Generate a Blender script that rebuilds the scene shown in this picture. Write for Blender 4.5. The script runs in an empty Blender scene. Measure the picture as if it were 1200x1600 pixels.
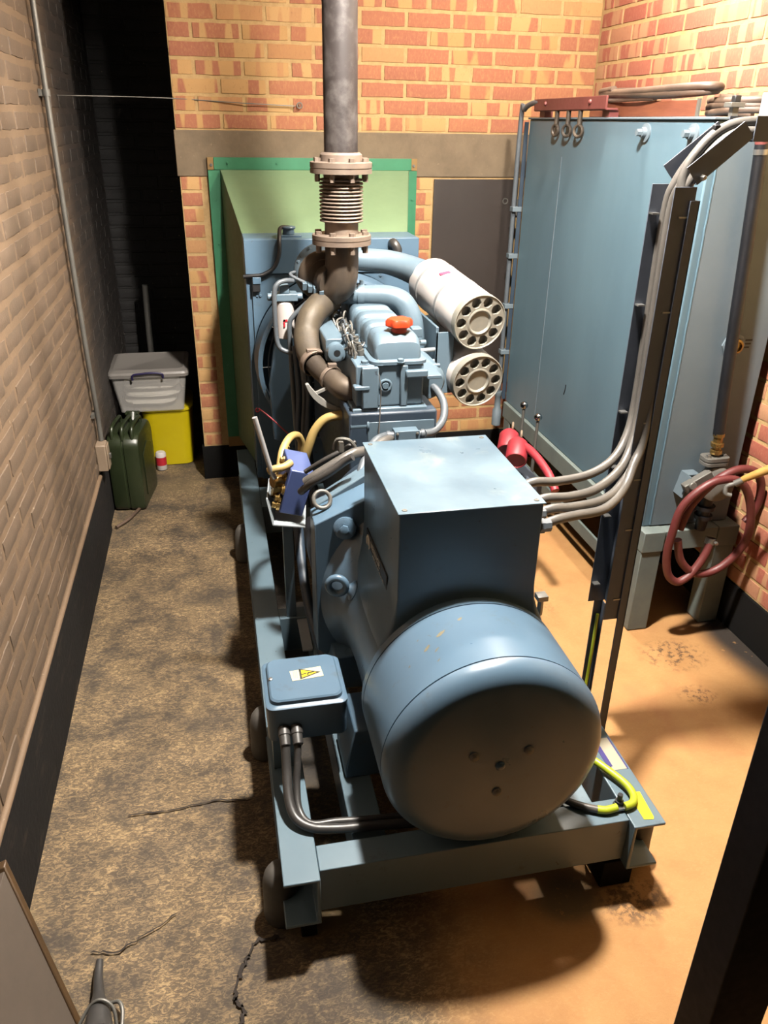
import bpy, bmesh, math, random
from mathutils import Vector, Matrix, noise
random.seed(7)
S = bpy.context.scene
COL = S.collection
# ------------------------------------------------------------------ camera, world, lamp light, exposure
EYE = Vector((0, 0, 1.86))
cam_d = bpy.data.cameras.new('camera')
cam = bpy.data.objects.new('camera', cam_d); COL.objects.link(cam)
cam_d.sensor_fit = 'VERTICAL'; cam_d.sensor_height = 36; cam_d.lens = 36 * 1229.4 / 1600
cam_d.clip_start = 0.02
yaw, pit, rol = 0.212516, 0.460205, 0.016952
fw = Vector((math.sin(yaw)*math.cos(pit), math.cos(yaw)*math.cos(pit), -math.sin(pit)))
r0 = Vector((math.cos(yaw), -math.sin(yaw), 0)); u0 = r0.cross(fw)
rt = r0*math.cos(rol) + u0*math.sin(rol); up = rt.cross(fw)
cam.matrix_world = Matrix(((rt.x, up.x, -fw.x, EYE.x), (rt.y, up.y, -fw.y, EYE.y), (rt.z, up.z, -fw.z, EYE.z), (0, 0, 0, 1)))
S.camera = cam
W = bpy.data.worlds.new('world'); S.world = W; W.use_nodes = True
W.node_tree.nodes['Background'].inputs[0].default_value = (1, .9, .8, 1)
W.node_tree.nodes['Background'].inputs[1].default_value = 0.004
LAMP = Vector((0.68, 1.92, 3.0)); LAMP_STRENGTH = 4700; LAMP_COLOR = (1.0, .93, .84, 1)
LAMP_B = Vector((1.45, 3.0, 2.85)); LAMP_B_STRENGTH = 2300; LAMP_B_COLOR = (1.0, .90, .78, 1)  # second lamp, added for the upper right walls
S.view_settings.view_transform = 'Standard'; S.view_settings.look = 'None'
S.view_settings.gamma = 1; S.view_settings.use_curve_mapping = False
S.view_settings.exposure = 0.0

# ------------------------------------------------------------------ materials
ALBEDO = .55      # the place's paints and bricks are dark under a strong lamp
def lin(h):
    h = h.lstrip('#'); o = []
    for i in (0, 2, 4):
        c = int(h[i:i+2], 16)/255
        o.append(ALBEDO*(c/12.92 if c <= .04045 else ((c+.055)/1.055)**2.4))
    return (*o, 1)
class NT:
    def __init__(s, name):
        s.m = bpy.data.materials.new(name); s.m.use_nodes = True
        s.t = s.m.node_tree; s.b = s.t.nodes['Principled BSDF']
    def n(s, typ, **k):
        x = s.t.nodes.new(typ)
        for a, v in k.items(): setattr(x, a, v)
        return x
    def l(s, a, b): s.t.links.new(a, b)
    def coord(s, kind='Object'): return s.n('ShaderNodeTexCoord').outputs[kind]
    def noise(s, vec, scale, detail=4, rough=.55, dist=0, stretch=None):
        if stretch:
            mp = s.n('ShaderNodeMapping'); mp.inputs['Scale'].default_value = stretch; s.l(vec, mp.inputs[0]); vec = mp.outputs[0]
        x = s.n('ShaderNodeTexNoise'); s.l(vec, x.inputs['Vector'])
        x.inputs['Scale'].default_value = scale; x.inputs['Detail'].default_value = detail
        x.inputs['Roughness'].default_value = rough; x.inputs['Distortion'].default_value = dist
        return x.outputs['Fac']
    def ramp(s, fac, stops):
        x = s.n('ShaderNodeValToRGB'); s.l(fac, x.inputs[0]); e = x.color_ramp.elements
        while len(e) < len(stops): e.new(.5)
        for i, (p, c) in enumerate(stops):
            e[i].position = p; e[i].color = lin(c) if isinstance(c, str) else (c, c, c, 1)
        return x.outputs[0]
    def mix(s, f, a, b, mode='MIX'):
        x = s.n('ShaderNodeMix', data_type='RGBA', blend_type=mode)
        for i, v in ((0, f), (6, a), (7, b)):
            if isinstance(v, str): x.inputs[i].default_value = lin(v)
            elif isinstance(v, (int, float)): x.inputs[i].default_value = v if i == 0 else (v, v, v, 1)
            elif isinstance(v, tuple): x.inputs[i].default_value = v
            else: s.l(v, x.inputs[i])
        return x.outputs[2]
    def math(s, op, a, b=0):
        x = s.n('ShaderNodeMath', operation=op)
        for i, v in ((0, a), (1, b)):
            if isinstance(v, (int, float)): x.inputs[i].default_value = v
            else: s.l(v, x.inputs[i])
        return x.outputs[0]
    def bump(s, h, strength=.3, dist=.002):
        x = s.n('ShaderNodeBump'); s.l(h, x.inputs['Height']); x.inputs['Strength'].default_value = strength
        x.inputs['Distance'].default_value = dist; s.l(x.outputs[0], s.b.inputs['Normal'])
    def base(s, c):
        if isinstance(c, str): s.b.inputs['Base Color'].default_value = lin(c)
        else: s.l(c, s.b.inputs['Base Color'])
        return s
    def set(s, rough=.5, metal=0, **k):
        s.b.inputs['Roughness'].default_value = rough; s.b.inputs['Metallic'].default_value = metal
        for a, v in k.items(): s.b.inputs[a.replace('_', ' ')].default_value = v
        return s

def paint(name, c, c2=None, rough=.4, metal=0, scale=6, amt=.5, bump=.05, **k):
    """painted or plain surface: two tones of one colour broken up by noise, roughness varied with it"""
    n = NT(name); v = n.coord(); f = n.noise(v, scale, 6, .6)
    n.base(n.mix(n.ramp(f, [(.35, 0.), (.7, 1.)]), c, c2 or c)); n.set(rough, metal, **k)
    g = n.noise(v, scale*9, 4)
    rr = n.n('ShaderNodeMapRange'); n.l(g, rr.inputs[0]); rr.inputs[3].default_value = max(.03, rough-.1); rr.inputs[4].default_value = min(1, rough+.12)
    n.l(rr.outputs[0], n.b.inputs['Roughness'])
    if bump: n.bump(n.noise(v, scale*12, 3), bump, .002)
    return n.m
M = {}
def chipped(name, c, c2, chip, rough):
    n = NT(name); v = n.coord(); f = n.noise(v, 3.2, 5)
    body = n.mix(n.ramp(f, [(.35, 0.), (.7, 1.)]), c, c2)
    dirt = n.ramp(n.noise(v, 13, 6, .7), [(.60, 0.), (.74, .55)])
    body = n.mix(dirt, body, chip)
    sp = n.ramp(n.noise(v, 42, 3, .5, .6), [(.735, 0.), (.76, .8)])
    n.base(n.mix(sp, body, chip)); n.set(rough)
    rr = n.n('ShaderNodeMapRange'); n.l(n.noise(v, 8, 5), rr.inputs[0]); rr.inputs[3].default_value = rough-.1; rr.inputs[4].default_value = rough+.15
    n.l(rr.outputs[0], n.b.inputs['Roughness']); n.bump(n.noise(v, 60, 3), .05, .001)
    return n.m
M['blue'] = chipped('blue_grey_enamel', '#59748a', '#627b90', '#565d5c', .30)
n = NT('mottled_lid_paint'); v = n.coord(); c = n.mix(n.ramp(n.noise(v, 3.5, 5, .6, .4), [(.38, 0.), (.62, 1.)]), '#546b7b', '#6c828f')  # blue-grey lid paint with cloudy paler patches
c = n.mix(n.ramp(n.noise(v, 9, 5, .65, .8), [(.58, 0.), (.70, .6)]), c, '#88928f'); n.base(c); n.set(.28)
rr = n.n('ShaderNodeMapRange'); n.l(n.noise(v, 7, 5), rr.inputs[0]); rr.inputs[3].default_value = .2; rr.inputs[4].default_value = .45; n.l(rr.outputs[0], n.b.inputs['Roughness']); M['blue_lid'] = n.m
M['blue_frame'] = chipped('blue_grey_frame_paint', '#667d8a', '#718793', '#454a4a', .34)
M['blue_engine'] = chipped('engine_grey_paint', '#647987', '#6d8291', '#434a52', .36)
M['blue_dark'] = paint('dark_blue_engine_paint', '#2b3a4a', '#354656', .5)
M['blue_box'] = paint('violet_blue_enamel', '#4a5a8c', '#5160919'[:7], .35)
M['tank'] = None
n = NT('tank_paint'); v = n.coord()
n.base(n.mix(n.ramp(n.noise(v, 2.2, 5, .6, 0, (1, 1, .35)), [(.35, 0.), (.7, 1.)]), '#5f7a89', '#6d8a98')); n.set(.42)
n.bump(n.noise(v, 4, 3), .08, .01); M['tank'] = n.m
M['tank_end'] = paint('tank_end_paint', '#687780', '#727f88', .5, scale=3)
M['stand'] = paint('weathered_stand_paint', '#6f7a78', '#7f8a84', .6, scale=9)
M['green'] = paint('green_painted_frame', '#2f7a55', '#388660', .5, scale=7)
M['green_pale'] = paint('pale_green_sheet', '#6b8360', '#77906b', .55, scale=4)
M['gusset'] = paint('ochre_corner_piece', '#8a6a38', '#9a7843', .7)
M['white'] = paint('white_filter_paint', '#d8d0cc', '#e3dbd6', .35, scale=5)
M['band'] = paint('grey_band', '#8f8f8f', '#9b9b9b', .4)
M['cap'] = paint('grey_zinc_cap', '#a8a59a', '#b8b3a4', .5, .3, scale=12)
M['capdark'] = paint('filter_hole_dark', '#2f2d2a', '#3a3733', .7)
M['capmid'] = paint('filter_recess_grey', '#8f8a80', '#98938a', .6, .2)
M['rustpipe'] = None
n = NT('dark_steel_pipe'); v = n.coord()
n.base(n.mix(n.ramp(n.noise(v, 14, 7, .65), [(.45, 0.), (.75, 1.)]), '#3a3433', '#6b6664')); n.set(.5, .35); n.bump(n.noise(v, 60, 4), .1, .001); M['rustpipe'] = n.m
M['rust'] = paint('heat_browned_steel', '#85756a', '#a08f7f', .5, .45, scale=9)
M['castbrown'] = paint('heat_browned_casting', '#4c433b', '#66594b', .5, .35, scale=7, bump=.2)
M['lagging'] = paint('brown_pipe_wrap', '#4d4439', '#655945', .6, .2, scale=8, bump=.3)
M['brass'] = paint('brass', '#b9975a', '#cfae6e', .28, .9)
M['steel'] = paint('bright_steel', '#b5b5b2', '#cccbc7', .3, .9)
M['chrome'] = paint('polished_steel', '#d8d8d8', '#e4e4e4', .22, .55, bump=0)
M['mirror'] = paint('mirror_steel', '#d0d0d0', '#dadada', .08, 1.0, bump=0)
M['galv'] = paint('dull_galvanised_steel', '#77756f', '#8c8a84', .5, .5)
M['tray'] = paint('grey_black_tray_steel', '#525a68', '#5d6472', .5, .1, scale=5)
M['black'] = paint('black_rubber', '#17181b', '#202226', .5)
M['black_iron'] = paint('black_iron', '#0c0d12', '#13151c', .45)
M['postblack'] = paint('blue_black_post', '#08080f', '#0c0d16', .7, Specular_IOR_Level=.2)
M['cable'] = paint('grey_cable_sheath', '#5d5a56', '#6a6661', .36, scale=12)
M['cable_dark'] = paint('dark_cable_sheath', '#383635', '#454341', .4)
M['conduit'] = paint('grey_conduit', '#585f66', '#636a70', .4)
M['yellowhose'] = paint('yellowed_hose', '#b59b60', '#c8ad6c', .5)
M['oilcap'] = paint('orange_red_plastic', '#d2401c', '#de4d24', .4)
M['redplug'] = paint('red_plastic', '#a32b36', '#b0363f', .5)
M['redhose'] = paint('dark_red_rubber', '#662426', '#7c3f3a', .5, scale=5)
M['maroon'] = paint('maroon_painted_steel', '#6d322f', '#7d3f3a', .55)
M['wood'] = None
n = NT('reddish_timber'); v = n.coord()
n.base(n.mix(n.ramp(n.noise(v, 5, 6, .6, .8, (6, .9, 6)), [(.3, 0.), (.7, 1.)]), '#6a3320', '#8f5234')); n.set(.6); M['wood'] = n.m
n = NT('pale_pole_wood'); v = n.coord()
n.base(n.mix(n.ramp(n.noise(v, 9, 5, .6, .5), [(.35, 0.), (.7, 1.)]), '#c0954a', '#d6ad60')); n.set(.5); M['pole'] = n.m
M['hosebrown'] = paint('brown_rubber_hose', '#4e3d32', '#705a49', .55)
M['doorboard'] = paint('dark_brown_board', '#332b27', '#3b322d', .5, scale=3)
M['olive'] = paint('olive_drab_enamel', '#262f1b', '#2e3721', .35, scale=8)
M['yellowbin'] = paint('yellow_plastic', '#c9b400', '#d6c10a', .45, scale=3)
M['boxpurple'] = paint('dark_violet_plastic', '#221a45', '#2a2152', .35)
n = NT('clear_frosted_plastic'); n.base('#e8e4de'); n.set(.35, 0, Alpha=.30)
M['clearbox'] = n.m
n = NT('frosted_lid_plastic'); n.base('#a39d97'); n.set(.35, 0, Alpha=.66); M['lidplastic'] = n.m
M['cloth'] = paint('white_cloth', '#e8e2d4', '#f2ecdf', .8, scale=10, bump=.4)
M['beige'] = paint('beige_plastic', '#8f7c68', '#9d8a75', .5)
M['warn'] = paint('yellow_label', '#f2d21a', '#f2d21a', .45, bump=0)
M['labelpale'] = paint('cream_label', '#efe6b0', '#f1e9b8', .5, bump=0)
M['ink'] = paint('black_print', '#14140f', '#181812', .6, bump=0)
M['platesilver'] = paint('silver_print', '#d8d4c8', '#e0dcd0', .5, 0, bump=0)
M['plateblack'] = paint('black_plate', '#15181c', '#1b1f24', .4, bump=0)
M['violetprint'] = paint('violet_print', '#3c3580', '#443d88', .5, bump=0)
M['platewhite'] = paint('off_white_plate', '#b9b29c', '#c6bfa8', .5, bump=0)
M['tape'] = paint('yellow_tape', '#efe500', '#f4ea14', .5, bump=0)
M['earthyellow'] = paint('yellow_green_sheath', '#b9c92a', '#c8d232', .4)
M['rubbermount'] = paint('grey_rubber_mount', '#4f4b46', '#5e5a54', .6)
M['greyboard'] = paint('grey_painted_board', '#594f46', '#62574d', .55, scale=3)
M['edgewood'] = paint('brown_board_edge', '#43301a', '#5a4226', .5, scale=14)
M['redprint'] = paint('red_print', '#c2202c', '#c9283a', .5, bump=0)
M['pinkred'] = paint('pink_red_print', '#d84a6c', '#d84a6c', .5, bump=0)
M['chip'] = paint('bare_brown_primer', '#6d6650', '#7a7258', .7, bump=0)
M['shield'] = paint('pale_heat_shield', '#b8b6b0', '#c5c3bd', .4, .4)
M['ledge'] = paint('pale_grey_metal', '#9fa8ad', '#abb3b8', .4)

# ---- setting materials
n = NT('back_wall_mortar'); v = n.coord()
n.base(n.mix(n.ramp(n.noise(v, 30, 6, .7), [(.3, 0.), (.7, 1.)]), '#b08f60', '#cdab75')); n.set(.9); n.bump(n.noise(v, 90, 4), .5, .004); M['mortar'] = n.m
def fletton(name, red, red2, pale, pale2):
    """red brick with pale kiss bands across its length, different on each brick"""
    n = NT(name); v = n.coord(); rnd = n.n('ShaderNodeObjectInfo').outputs['Random']
    sep = n.n('ShaderNodeSeparateXYZ'); n.l(v, sep.inputs[0])
    off = n.math('MULTIPLY', rnd, 37.0)
    comb = n.n('ShaderNodeCombineXYZ'); n.l(off, comb.inputs[1]); n.l(n.math('MULTIPLY', rnd, 91.0), comb.inputs[2]); n.l(sep.outputs[0], comb.inputs[0])
    addv = n.n('ShaderNodeVectorMath', operation='ADD'); n.l(v, addv.inputs[0]); n.l(comb.outputs[0], addv.inputs[1])
    wob = n.noise(addv.outputs[0], 18, 3)
    band = n.noise(n.mix(.12, comb.outputs[0], addv.outputs[0]), 17, 0)          # steps along the length
    bf = n.math('ADD', band, n.math('MULTIPLY', wob, .05))
    hasband = n.math('GREATER_THAN', n.math('FRACT', n.math('MULTIPLY', rnd, 17.31)), .36)
    b2 = n.math('MULTIPLY', n.ramp(bf, [(.52, 0.), (.57, 1.)]), hasband)
    redc = n.mix(n.math('FRACT', n.math('MULTIPLY', rnd, 5.77)), red, red2)
    palec = n.mix(n.math('FRACT', n.math('MULTIPLY', rnd, 9.13)), pale, pale2)
    c = n.mix(b2, redc, palec)
    allpale = n.math('MULTIPLY', n.math('GREATER_THAN', n.math('FRACT', n.math('MULTIPLY', rnd, 3.91)), .86), .6)
    c = n.mix(allpale, c, palec)
    mot = n.noise(addv.outputs[0], 55, 5, .7)
    c = n.mix(n.ramp(mot, [(.50, 0.), (.72, .45)]), c, palec)
    c = n.mix(n.ramp(mot, [(.2, .5), (.42, 0.)]), c, '#5a3423')
    n.base(c); n.set(.85); n.bump(n.noise(addv.outputs[0], 120, 4), .35, .002)
    return n.m
M['brick_back'] = fletton('kiss_marked_red_brick', '#a5654a', '#b0714e', '#c99f68', '#bd9058')
M['brick_right'] = fletton('kiss_marked_pink_red_brick', '#b0604c', '#b76c54', '#cc9c74', '#c48c66')
n = NT('right_wall_mortar'); v = n.coord()
n.base(n.mix(n.ramp(n.noise(v, 30, 6, .7), [(.3, 0.), (.7, 1.)]), '#c09a66', '#d6b47c')); n.set(.9); n.bump(n.noise(v, 90, 4), .5, .004); M['mortar_right'] = n.m
def painted_wall(name, c1, c2, d1):
    n = NT(name); g = n.n('ShaderNodeNewGeometry').outputs['Position']
    f = n.noise(g, 5, 6, .6); c = n.mix(n.ramp(f, [(.3, 0.), (.72, 1.)]), c1, c2)
    # the colour turns dark brown beyond the conduit
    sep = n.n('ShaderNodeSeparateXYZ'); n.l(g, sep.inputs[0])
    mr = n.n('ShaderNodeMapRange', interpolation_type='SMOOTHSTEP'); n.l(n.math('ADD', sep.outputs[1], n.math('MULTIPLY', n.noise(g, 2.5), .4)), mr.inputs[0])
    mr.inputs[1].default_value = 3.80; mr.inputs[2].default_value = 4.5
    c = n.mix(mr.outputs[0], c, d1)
    # scuffs of bare mortar
    c = n.mix(n.ramp(n.noise(g, 45, 3, .5), [(.70, 0.), (.76, .5)]), c, '#c2ad93')
    n.base(c); n.set(.7); n.bump(n.noise(g, 70, 5, .65), .35, .004)
    return n.m
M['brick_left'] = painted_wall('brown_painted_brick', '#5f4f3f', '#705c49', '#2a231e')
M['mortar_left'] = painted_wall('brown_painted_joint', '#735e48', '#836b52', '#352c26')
M['brick_alcove'] = painted_wall('near_black_brick', '#241f1d', '#2a2421', '#1c1918')  # near-black brown for the alcove bricks and walls
n = NT('black_bitumen_skirting'); g = n.coord()
n.base(n.mix(n.ramp(n.noise(g, 12, 6, .7, .4, (1, .5, 2.5)), [(.55, 0.), (.75, .8)]), '#0f0c0b', '#3a3026')); n.set(.85, 0, Specular_IOR_Level=.2); n.bump(n.noise(g, 50, 4), .4, .004); M['skirt'] = n.m
n = NT('plinth_black'); g = n.coord(); n.base(n.mix(n.noise(g, 20), '#080808', '#12110f')); n.set(.9, 0, Specular_IOR_Level=.15); M['plinth'] = n.m
n = NT('cast_concrete_lintel'); v = n.coord()
f = n.noise(v, 7, 8, .65); c = n.mix(n.ramp(f, [(.3, 0.), (.7, 1.)]), '#6a5a45', '#84725a')
c = n.mix(n.ramp(n.noise(v, 34, 5, .7), [(.66, 0.), (.74, .5)]), c, '#b09a7b')
n.base(c); n.set(.85); n.bump(n.noise(v, 50, 5), .4, .003); M['lintel'] = n.m
n = NT('ceiling_paint'); n.base(n.mix(n.noise(n.coord(), 6), '#6f6256', '#7d7062')); n.set(.9); M['ceiling'] = n.m

# floor: bare dirty concrete on the left, orange sand-coloured floor paint to the right
n = NT('worn_floor'); g = n.n('ShaderNodeNewGeometry').outputs['Position']
sep = n.n('ShaderNodeSeparateXYZ'); n.l(g, sep.inputs[0])
big = n.noise(g, 1.6, 5, .6); mid = n.noise(g, 6.5, 7, .65, .3); fine = n.noise(g, 55, 7, .75, 1.2, (1, 1.9, 1)); grit = n.noise(g, 160, 4, .7, .6)
dirt = n.mix(n.ramp(mid, [(.36, 0.), (.66, 1.)]), '#40362a', '#6a583f')
dirt = n.mix(n.math('MULTIPLY', n.ramp(fine, [(.47, 0.), (.60, 1.)]), n.ramp(mid, [(.36, .2), (.60, 1.)])), dirt, '#b0946a')
dirt = n.mix(n.ramp(big, [(.55, 0.), (.72, .5)]), dirt, '#8d7752')
dirt = n.mix(n.ramp(n.noise(g, 3.1, 4), [(.60, 0.), (.72, .55)]), dirt, '#453c32')
sand = n.mix(n.ramp(mid, [(.3, 0.), (.7, 1.)]), '#b9854e', '#c9975c')
sand = n.mix(n.ramp(fine, [(.5, 0.), (.75, .35)]), sand, '#dbae74')
sand = n.mix(n.ramp(grit, [(.62, 0.), (.75, .4)]), sand, '#8a5a34')
sand = n.mix(n.ramp(n.noise(g, 2.3, 3), [(.58, 0.), (.7, .4)]), sand, '#b0734a')
# dark spills near the tank leg and by the right wall
edge = n.math('ADD', sep.outputs[0], n.math('MULTIPLY', n.math('SUBTRACT', n.noise(g, 3.0, 5, .6), .5), .42))
mr = n.n('ShaderNodeMapRange', interpolation_type='SMOOTHSTEP'); n.l(edge, mr.inputs[0]); mr.inputs[1].default_value = .30; mr.inputs[2].default_value = .66
c = n.mix(mr.outputs[0], dirt, sand)
def blot(c, x, y, rx, ry, col, amt, thr=.45, sc=30):
    mp = n.n('ShaderNodeMapping'); mp.inputs['Location'].default_value = (-x/rx, -y/ry, 0); mp.inputs['Scale'].default_value = (1/rx, 1/ry, 0); n.l(g, mp.inputs[0])
    ln = n.n('ShaderNodeVectorMath', operation='LENGTH'); n.l(mp.outputs[0], ln.inputs[0])
    m1 = n.n('ShaderNodeMapRange', interpolation_type='SMOOTHSTEP'); n.l(ln.outputs['Value'], m1.inputs[0]); m1.inputs[1].default_value = 1.0; m1.inputs[2].default_value = .35
    nz = n.ramp(n.noise(g, sc, 5, .7), [(thr, 0.), (thr+.1, 1.)])
    return n.mix(n.math('MULTIPLY', n.math('MULTIPLY', m1.outputs[0], nz), amt), c, col)
c = blot(c, 1.66, 2.24, .17, .13, '#3a2a1c', .8, .5, 38)
c = blot(c, 1.62, 2.00, .09, .07, '#4a3018', .75, .48, 45)
c = blot(c, 1.22, 2.72, .16, .2, '#3a2a1c', .7, .52, 40)
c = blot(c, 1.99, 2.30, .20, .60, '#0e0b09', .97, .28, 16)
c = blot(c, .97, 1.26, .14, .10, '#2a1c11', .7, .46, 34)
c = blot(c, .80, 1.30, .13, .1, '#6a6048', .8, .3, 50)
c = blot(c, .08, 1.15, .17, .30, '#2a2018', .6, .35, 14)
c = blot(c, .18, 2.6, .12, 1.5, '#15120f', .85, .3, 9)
c = blot(c, .15, 1.38, .14, .1, '#7a6238', .8, .3, 50)
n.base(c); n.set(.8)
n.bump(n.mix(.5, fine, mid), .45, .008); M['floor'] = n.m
n = NT('floor_crack'); n.base('#241a12'); n.set(.9); M['crack'] = n.m

# ------------------------------------------------------------------ mesh helpers
class MB:
    def __init__(s): s.v = []; s.f = []
    def add(s, vs, fs):
        o = len(s.v); s.v += [tuple(p) for p in vs]; s.f += [tuple(i+o for i in f) for f in fs]; return s
    def hexa(s, p):
        return s.add(p, [(0,3,2,1),(4,5,6,7),(0,1,5,4),(1,2,6,5),(2,3,7,6),(3,0,4,7)])
    def box(s, a, b):
        x0,y0,z0 = a; x1,y1,z1 = b
        return s.hexa([(x0,y0,z0),(x1,y0,z0),(x1,y1,z0),(x0,y1,z0),(x0,y0,z1),(x1,y0,z1),(x1,y1,z1),(x0,y1,z1)])
    def obox(s, c, ax, ay, az):
        """box with centre c and half-axis vectors"""
        c, ax, ay, az = map(Vector, (c, ax, ay, az))
        return s.hexa([c-ax-ay-az, c+ax-ay-az, c+ax+ay-az, c-ax+ay-az, c-ax-ay+az, c+ax-ay+az, c+ax+ay+az, c-ax+ay+az])
    def lathe(s, prof, o=(0,0,0), d=(0,0,1), n=32, cap=True):
        """prof: (t along d, radius)"""
        o = Vector(o); d = Vector(d).normalized(); a = d.orthogonal().normalized(); b = d.cross(a)
        vs = []; fs = []; m = len(prof)
        for t, r in prof:
            for i in range(n):
                w = 2*math.pi*i/n; vs.append(o + d*t + (a*math.cos(w)+b*math.sin(w))*r)
        for j in range(m-1):
            for i in range(n):
                k = (i+1) % n; fs.append((j*n+i, j*n+k, (j+1)*n+k, (j+1)*n+i))
        if cap: fs.append(tuple(range(n-1, -1, -1))); fs.append(tuple((m-1)*n+i for i in range(n)))
        return s.add(vs, fs)
    def cyl(s, a, b, r, n=20, r2=None):
        a = Vector(a); b = Vector(b)
        return s.lathe([(0, r), ((b-a).length, r if r2 is None else r2)], a, b-a, n)
    def tube(s, pts, r, n=12, sub=6, smooth=True, cap=True):
        P = [Vector(p) for p in pts]; R = r if isinstance(r, (list, tuple)) else [r]*len(P)
        if smooth and len(P) > 2:
            Q = []; RR = []
            for i in range(len(P)-1):
                p0 = P[max(i-1,0)]; p1 = P[i]; p2 = P[i+1]; p3 = P[min(i+2,len(P)-1)]
                for k in range(sub):
                    t = k/sub
                    Q.append(.5*((2*p1)+(p2-p0)*t+(2*p0-5*p1+4*p2-p3)*t*t+(3*p1-p0-3*p2+p3)*t**3)); RR.append(R[i]+(R[i+1]-R[i])*t)
            Q.append(P[-1]); RR.append(R[-1]); P, R = Q, RR
        vs = []; fs = []; a = None
        for i, p in enumerate(P):
            t = (P[min(i+1,len(P)-1)]-P[max(i-1,0)]).normalized()
            if a is None: a = t.orthogonal().normalized()
            else: a = (a - t*a.dot(t)).normalized()
            b = t.cross(a)
            for k in range(n):
                w = 2*math.pi*k/n; vs.append(p+(a*math.cos(w)+b*math.sin(w))*R[i])
        for j in range(len(P)-1):
            for k in range(n):
                q = (k+1) % n; fs.append((j*n+k, j*n+q, (j+1)*n+q, (j+1)*n+k))
        if cap: fs.append(tuple(range(n-1,-1,-1))); fs.append(tuple((len(P)-1)*n+k for k in range(n)))
        return s.add(vs, fs)
    def ring(s, c, d, R, r, n=32, m=10):
        c = Vector(c); d = Vector(d).normalized(); a = d.orthogonal().normalized(); b = d.cross(a); vs = []; fs = []
        for i in range(n):
            w = 2*math.pi*i/n; e = a*math.cos(w)+b*math.sin(w)
            for k in range(m):
                q = 2*math.pi*k/m; vs.append(c+e*(R+r*math.cos(q))+d*r*math.sin(q))
        for i in range(n):
            for k in range(m):
                fs.append((i*m+k, ((i+1)%n)*m+k, ((i+1)%n)*m+(k+1)%m, i*m+(k+1)%m))
        return s.add(vs, fs)
    def prism(s, poly, a, b, axis='y'):
        """poly of 2-D points; axis y: (x,z) extruded over y, axis x: (y,z) over x, axis z: (x,y) over z"""
        def P(p, t): return {'y': (p[0], t, p[1]), 'x': (t, p[0], p[1]), 'z': (p[0], p[1], t)}[axis]
        m = len(poly); vs = [P(p, a) for p in poly]+[P(p, b) for p in poly]
        fs = [tuple(range(m-1,-1,-1)), tuple(range(m, 2*m))]+[(i, (i+1)%m, m+(i+1)%m, m+i) for i in range(m)]
        return s.add(vs, fs)
    def loft(s, loops, cap=True):
        m = len(loops[0]); vs = [p for L in loops for p in L]; fs = []
        for j in range(len(loops)-1):
            for i in range(m): fs.append((j*m+i, j*m+(i+1)%m, (j+1)*m+(i+1)%m, (j+1)*m+i))
        if cap: fs.append(tuple(range(m-1,-1,-1))); fs.append(tuple((len(loops)-1)*m+i for i in range(m)))
        return s.add(vs, fs)
    def sphere(s, c, r, n=16, m=10, sc=(1,1,1)):
        prof = [(-r*math.cos(math.pi*i/m), max(1e-4, r*math.sin(math.pi*i/m))) for i in range(m+1)]
        o = len(s.v); s.lathe(prof, (0,0,0), (0,0,1), n, False)
        for i in range(o, len(s.v)):
            p = s.v[i]; s.v[i] = (c[0]+p[0]*sc[0], c[1]+p[1]*sc[1], c[2]+p[2]*sc[2])
        return s
    def hexbolt(s, p, d, r=.009, h=.008):
        return s.lathe([(0, r*1.35), (.002, r*1.35), (.002, r), (h, r), (h+.001, r*.8)], p, d, 6)
def origin(o):
    while o is not None and o.type != 'EMPTY' and o.parent is not None: o = o.parent
    return o.location.copy() if o is not None and o.type == 'EMPTY' else (Vector(o['org']) if o is not None and 'org' in o else Vector((0,0,0)))
def build(name, mb, mat, parent=None, bevel=0, smooth=40, label=None, org=None):
    me = bpy.data.meshes.new(name)
    if parent is not None: o0 = origin(parent)
    elif org is not None: o0 = Vector(org)
    else: o0 = Vector((0,0,0))
    me.from_pydata([tuple(Vector(p)-o0) for p in mb.v], [], mb.f); me.update()
    bm = bmesh.new(); bm.from_mesh(me); bmesh.ops.recalc_face_normals(bm, faces=bm.faces); bm.to_mesh(me); bm.free()
    if smooth:
        for p in me.polygons: p.use_smooth = True
        me.set_sharp_from_angle(angle=math.radians(smooth))
    for m in (mat if isinstance(mat, list) else [mat]): me.materials.append(m)
    o = bpy.data.objects.new(name, me); COL.objects.link(o)
    if parent is not None: o.parent = parent
    else:
        o.location = o0
    if bevel:
        b = o.modifiers.new('bevel', 'BEVEL'); b.width = bevel; b.segments = 2; b.limit_method = 'ANGLE'; b.angle_limit = math.radians(40)
        b.harden_normals = False
    if label: o['label'] = label
    return o
def tag(o, label, cat, group=None):
    o['label'] = label; o['category'] = cat
    if group: o['group'] = group
    return o
def thing(name, loc, label, cat, group=None):
    o = bpy.data.objects.new(name, None); COL.objects.link(o); o.location = loc; o.empty_display_size = .05
    return tag(o, label, cat, group)
def struct(name, mb, mat, smooth=0, bevel=0):
    o = build(name, mb, mat, None, bevel, smooth); o['kind'] = 'structure'; return o
def text_mb(body, size, M4, depth=.0008, align='CENTER'):
    cu = bpy.data.curves.new('lettering', 'FONT'); cu.body = body; cu.size = size; cu.extrude = depth; cu.align_x = align; cu.align_y = 'CENTER'
    cu.resolution_u = 2
    ob = bpy.data.objects.new('lettering', cu); COL.objects.link(ob)
    dg = bpy.context.evaluated_depsgraph_get(); me = bpy.data.meshes.new_from_object(ob.evaluated_get(dg))
    mb = MB().add([M4 @ v.co for v in me.vertices], [tuple(p.vertices) for p in me.polygons])
    bpy.data.objects.remove(ob); bpy.data.curves.remove(cu); bpy.data.meshes.remove(me)
    return mb
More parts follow.
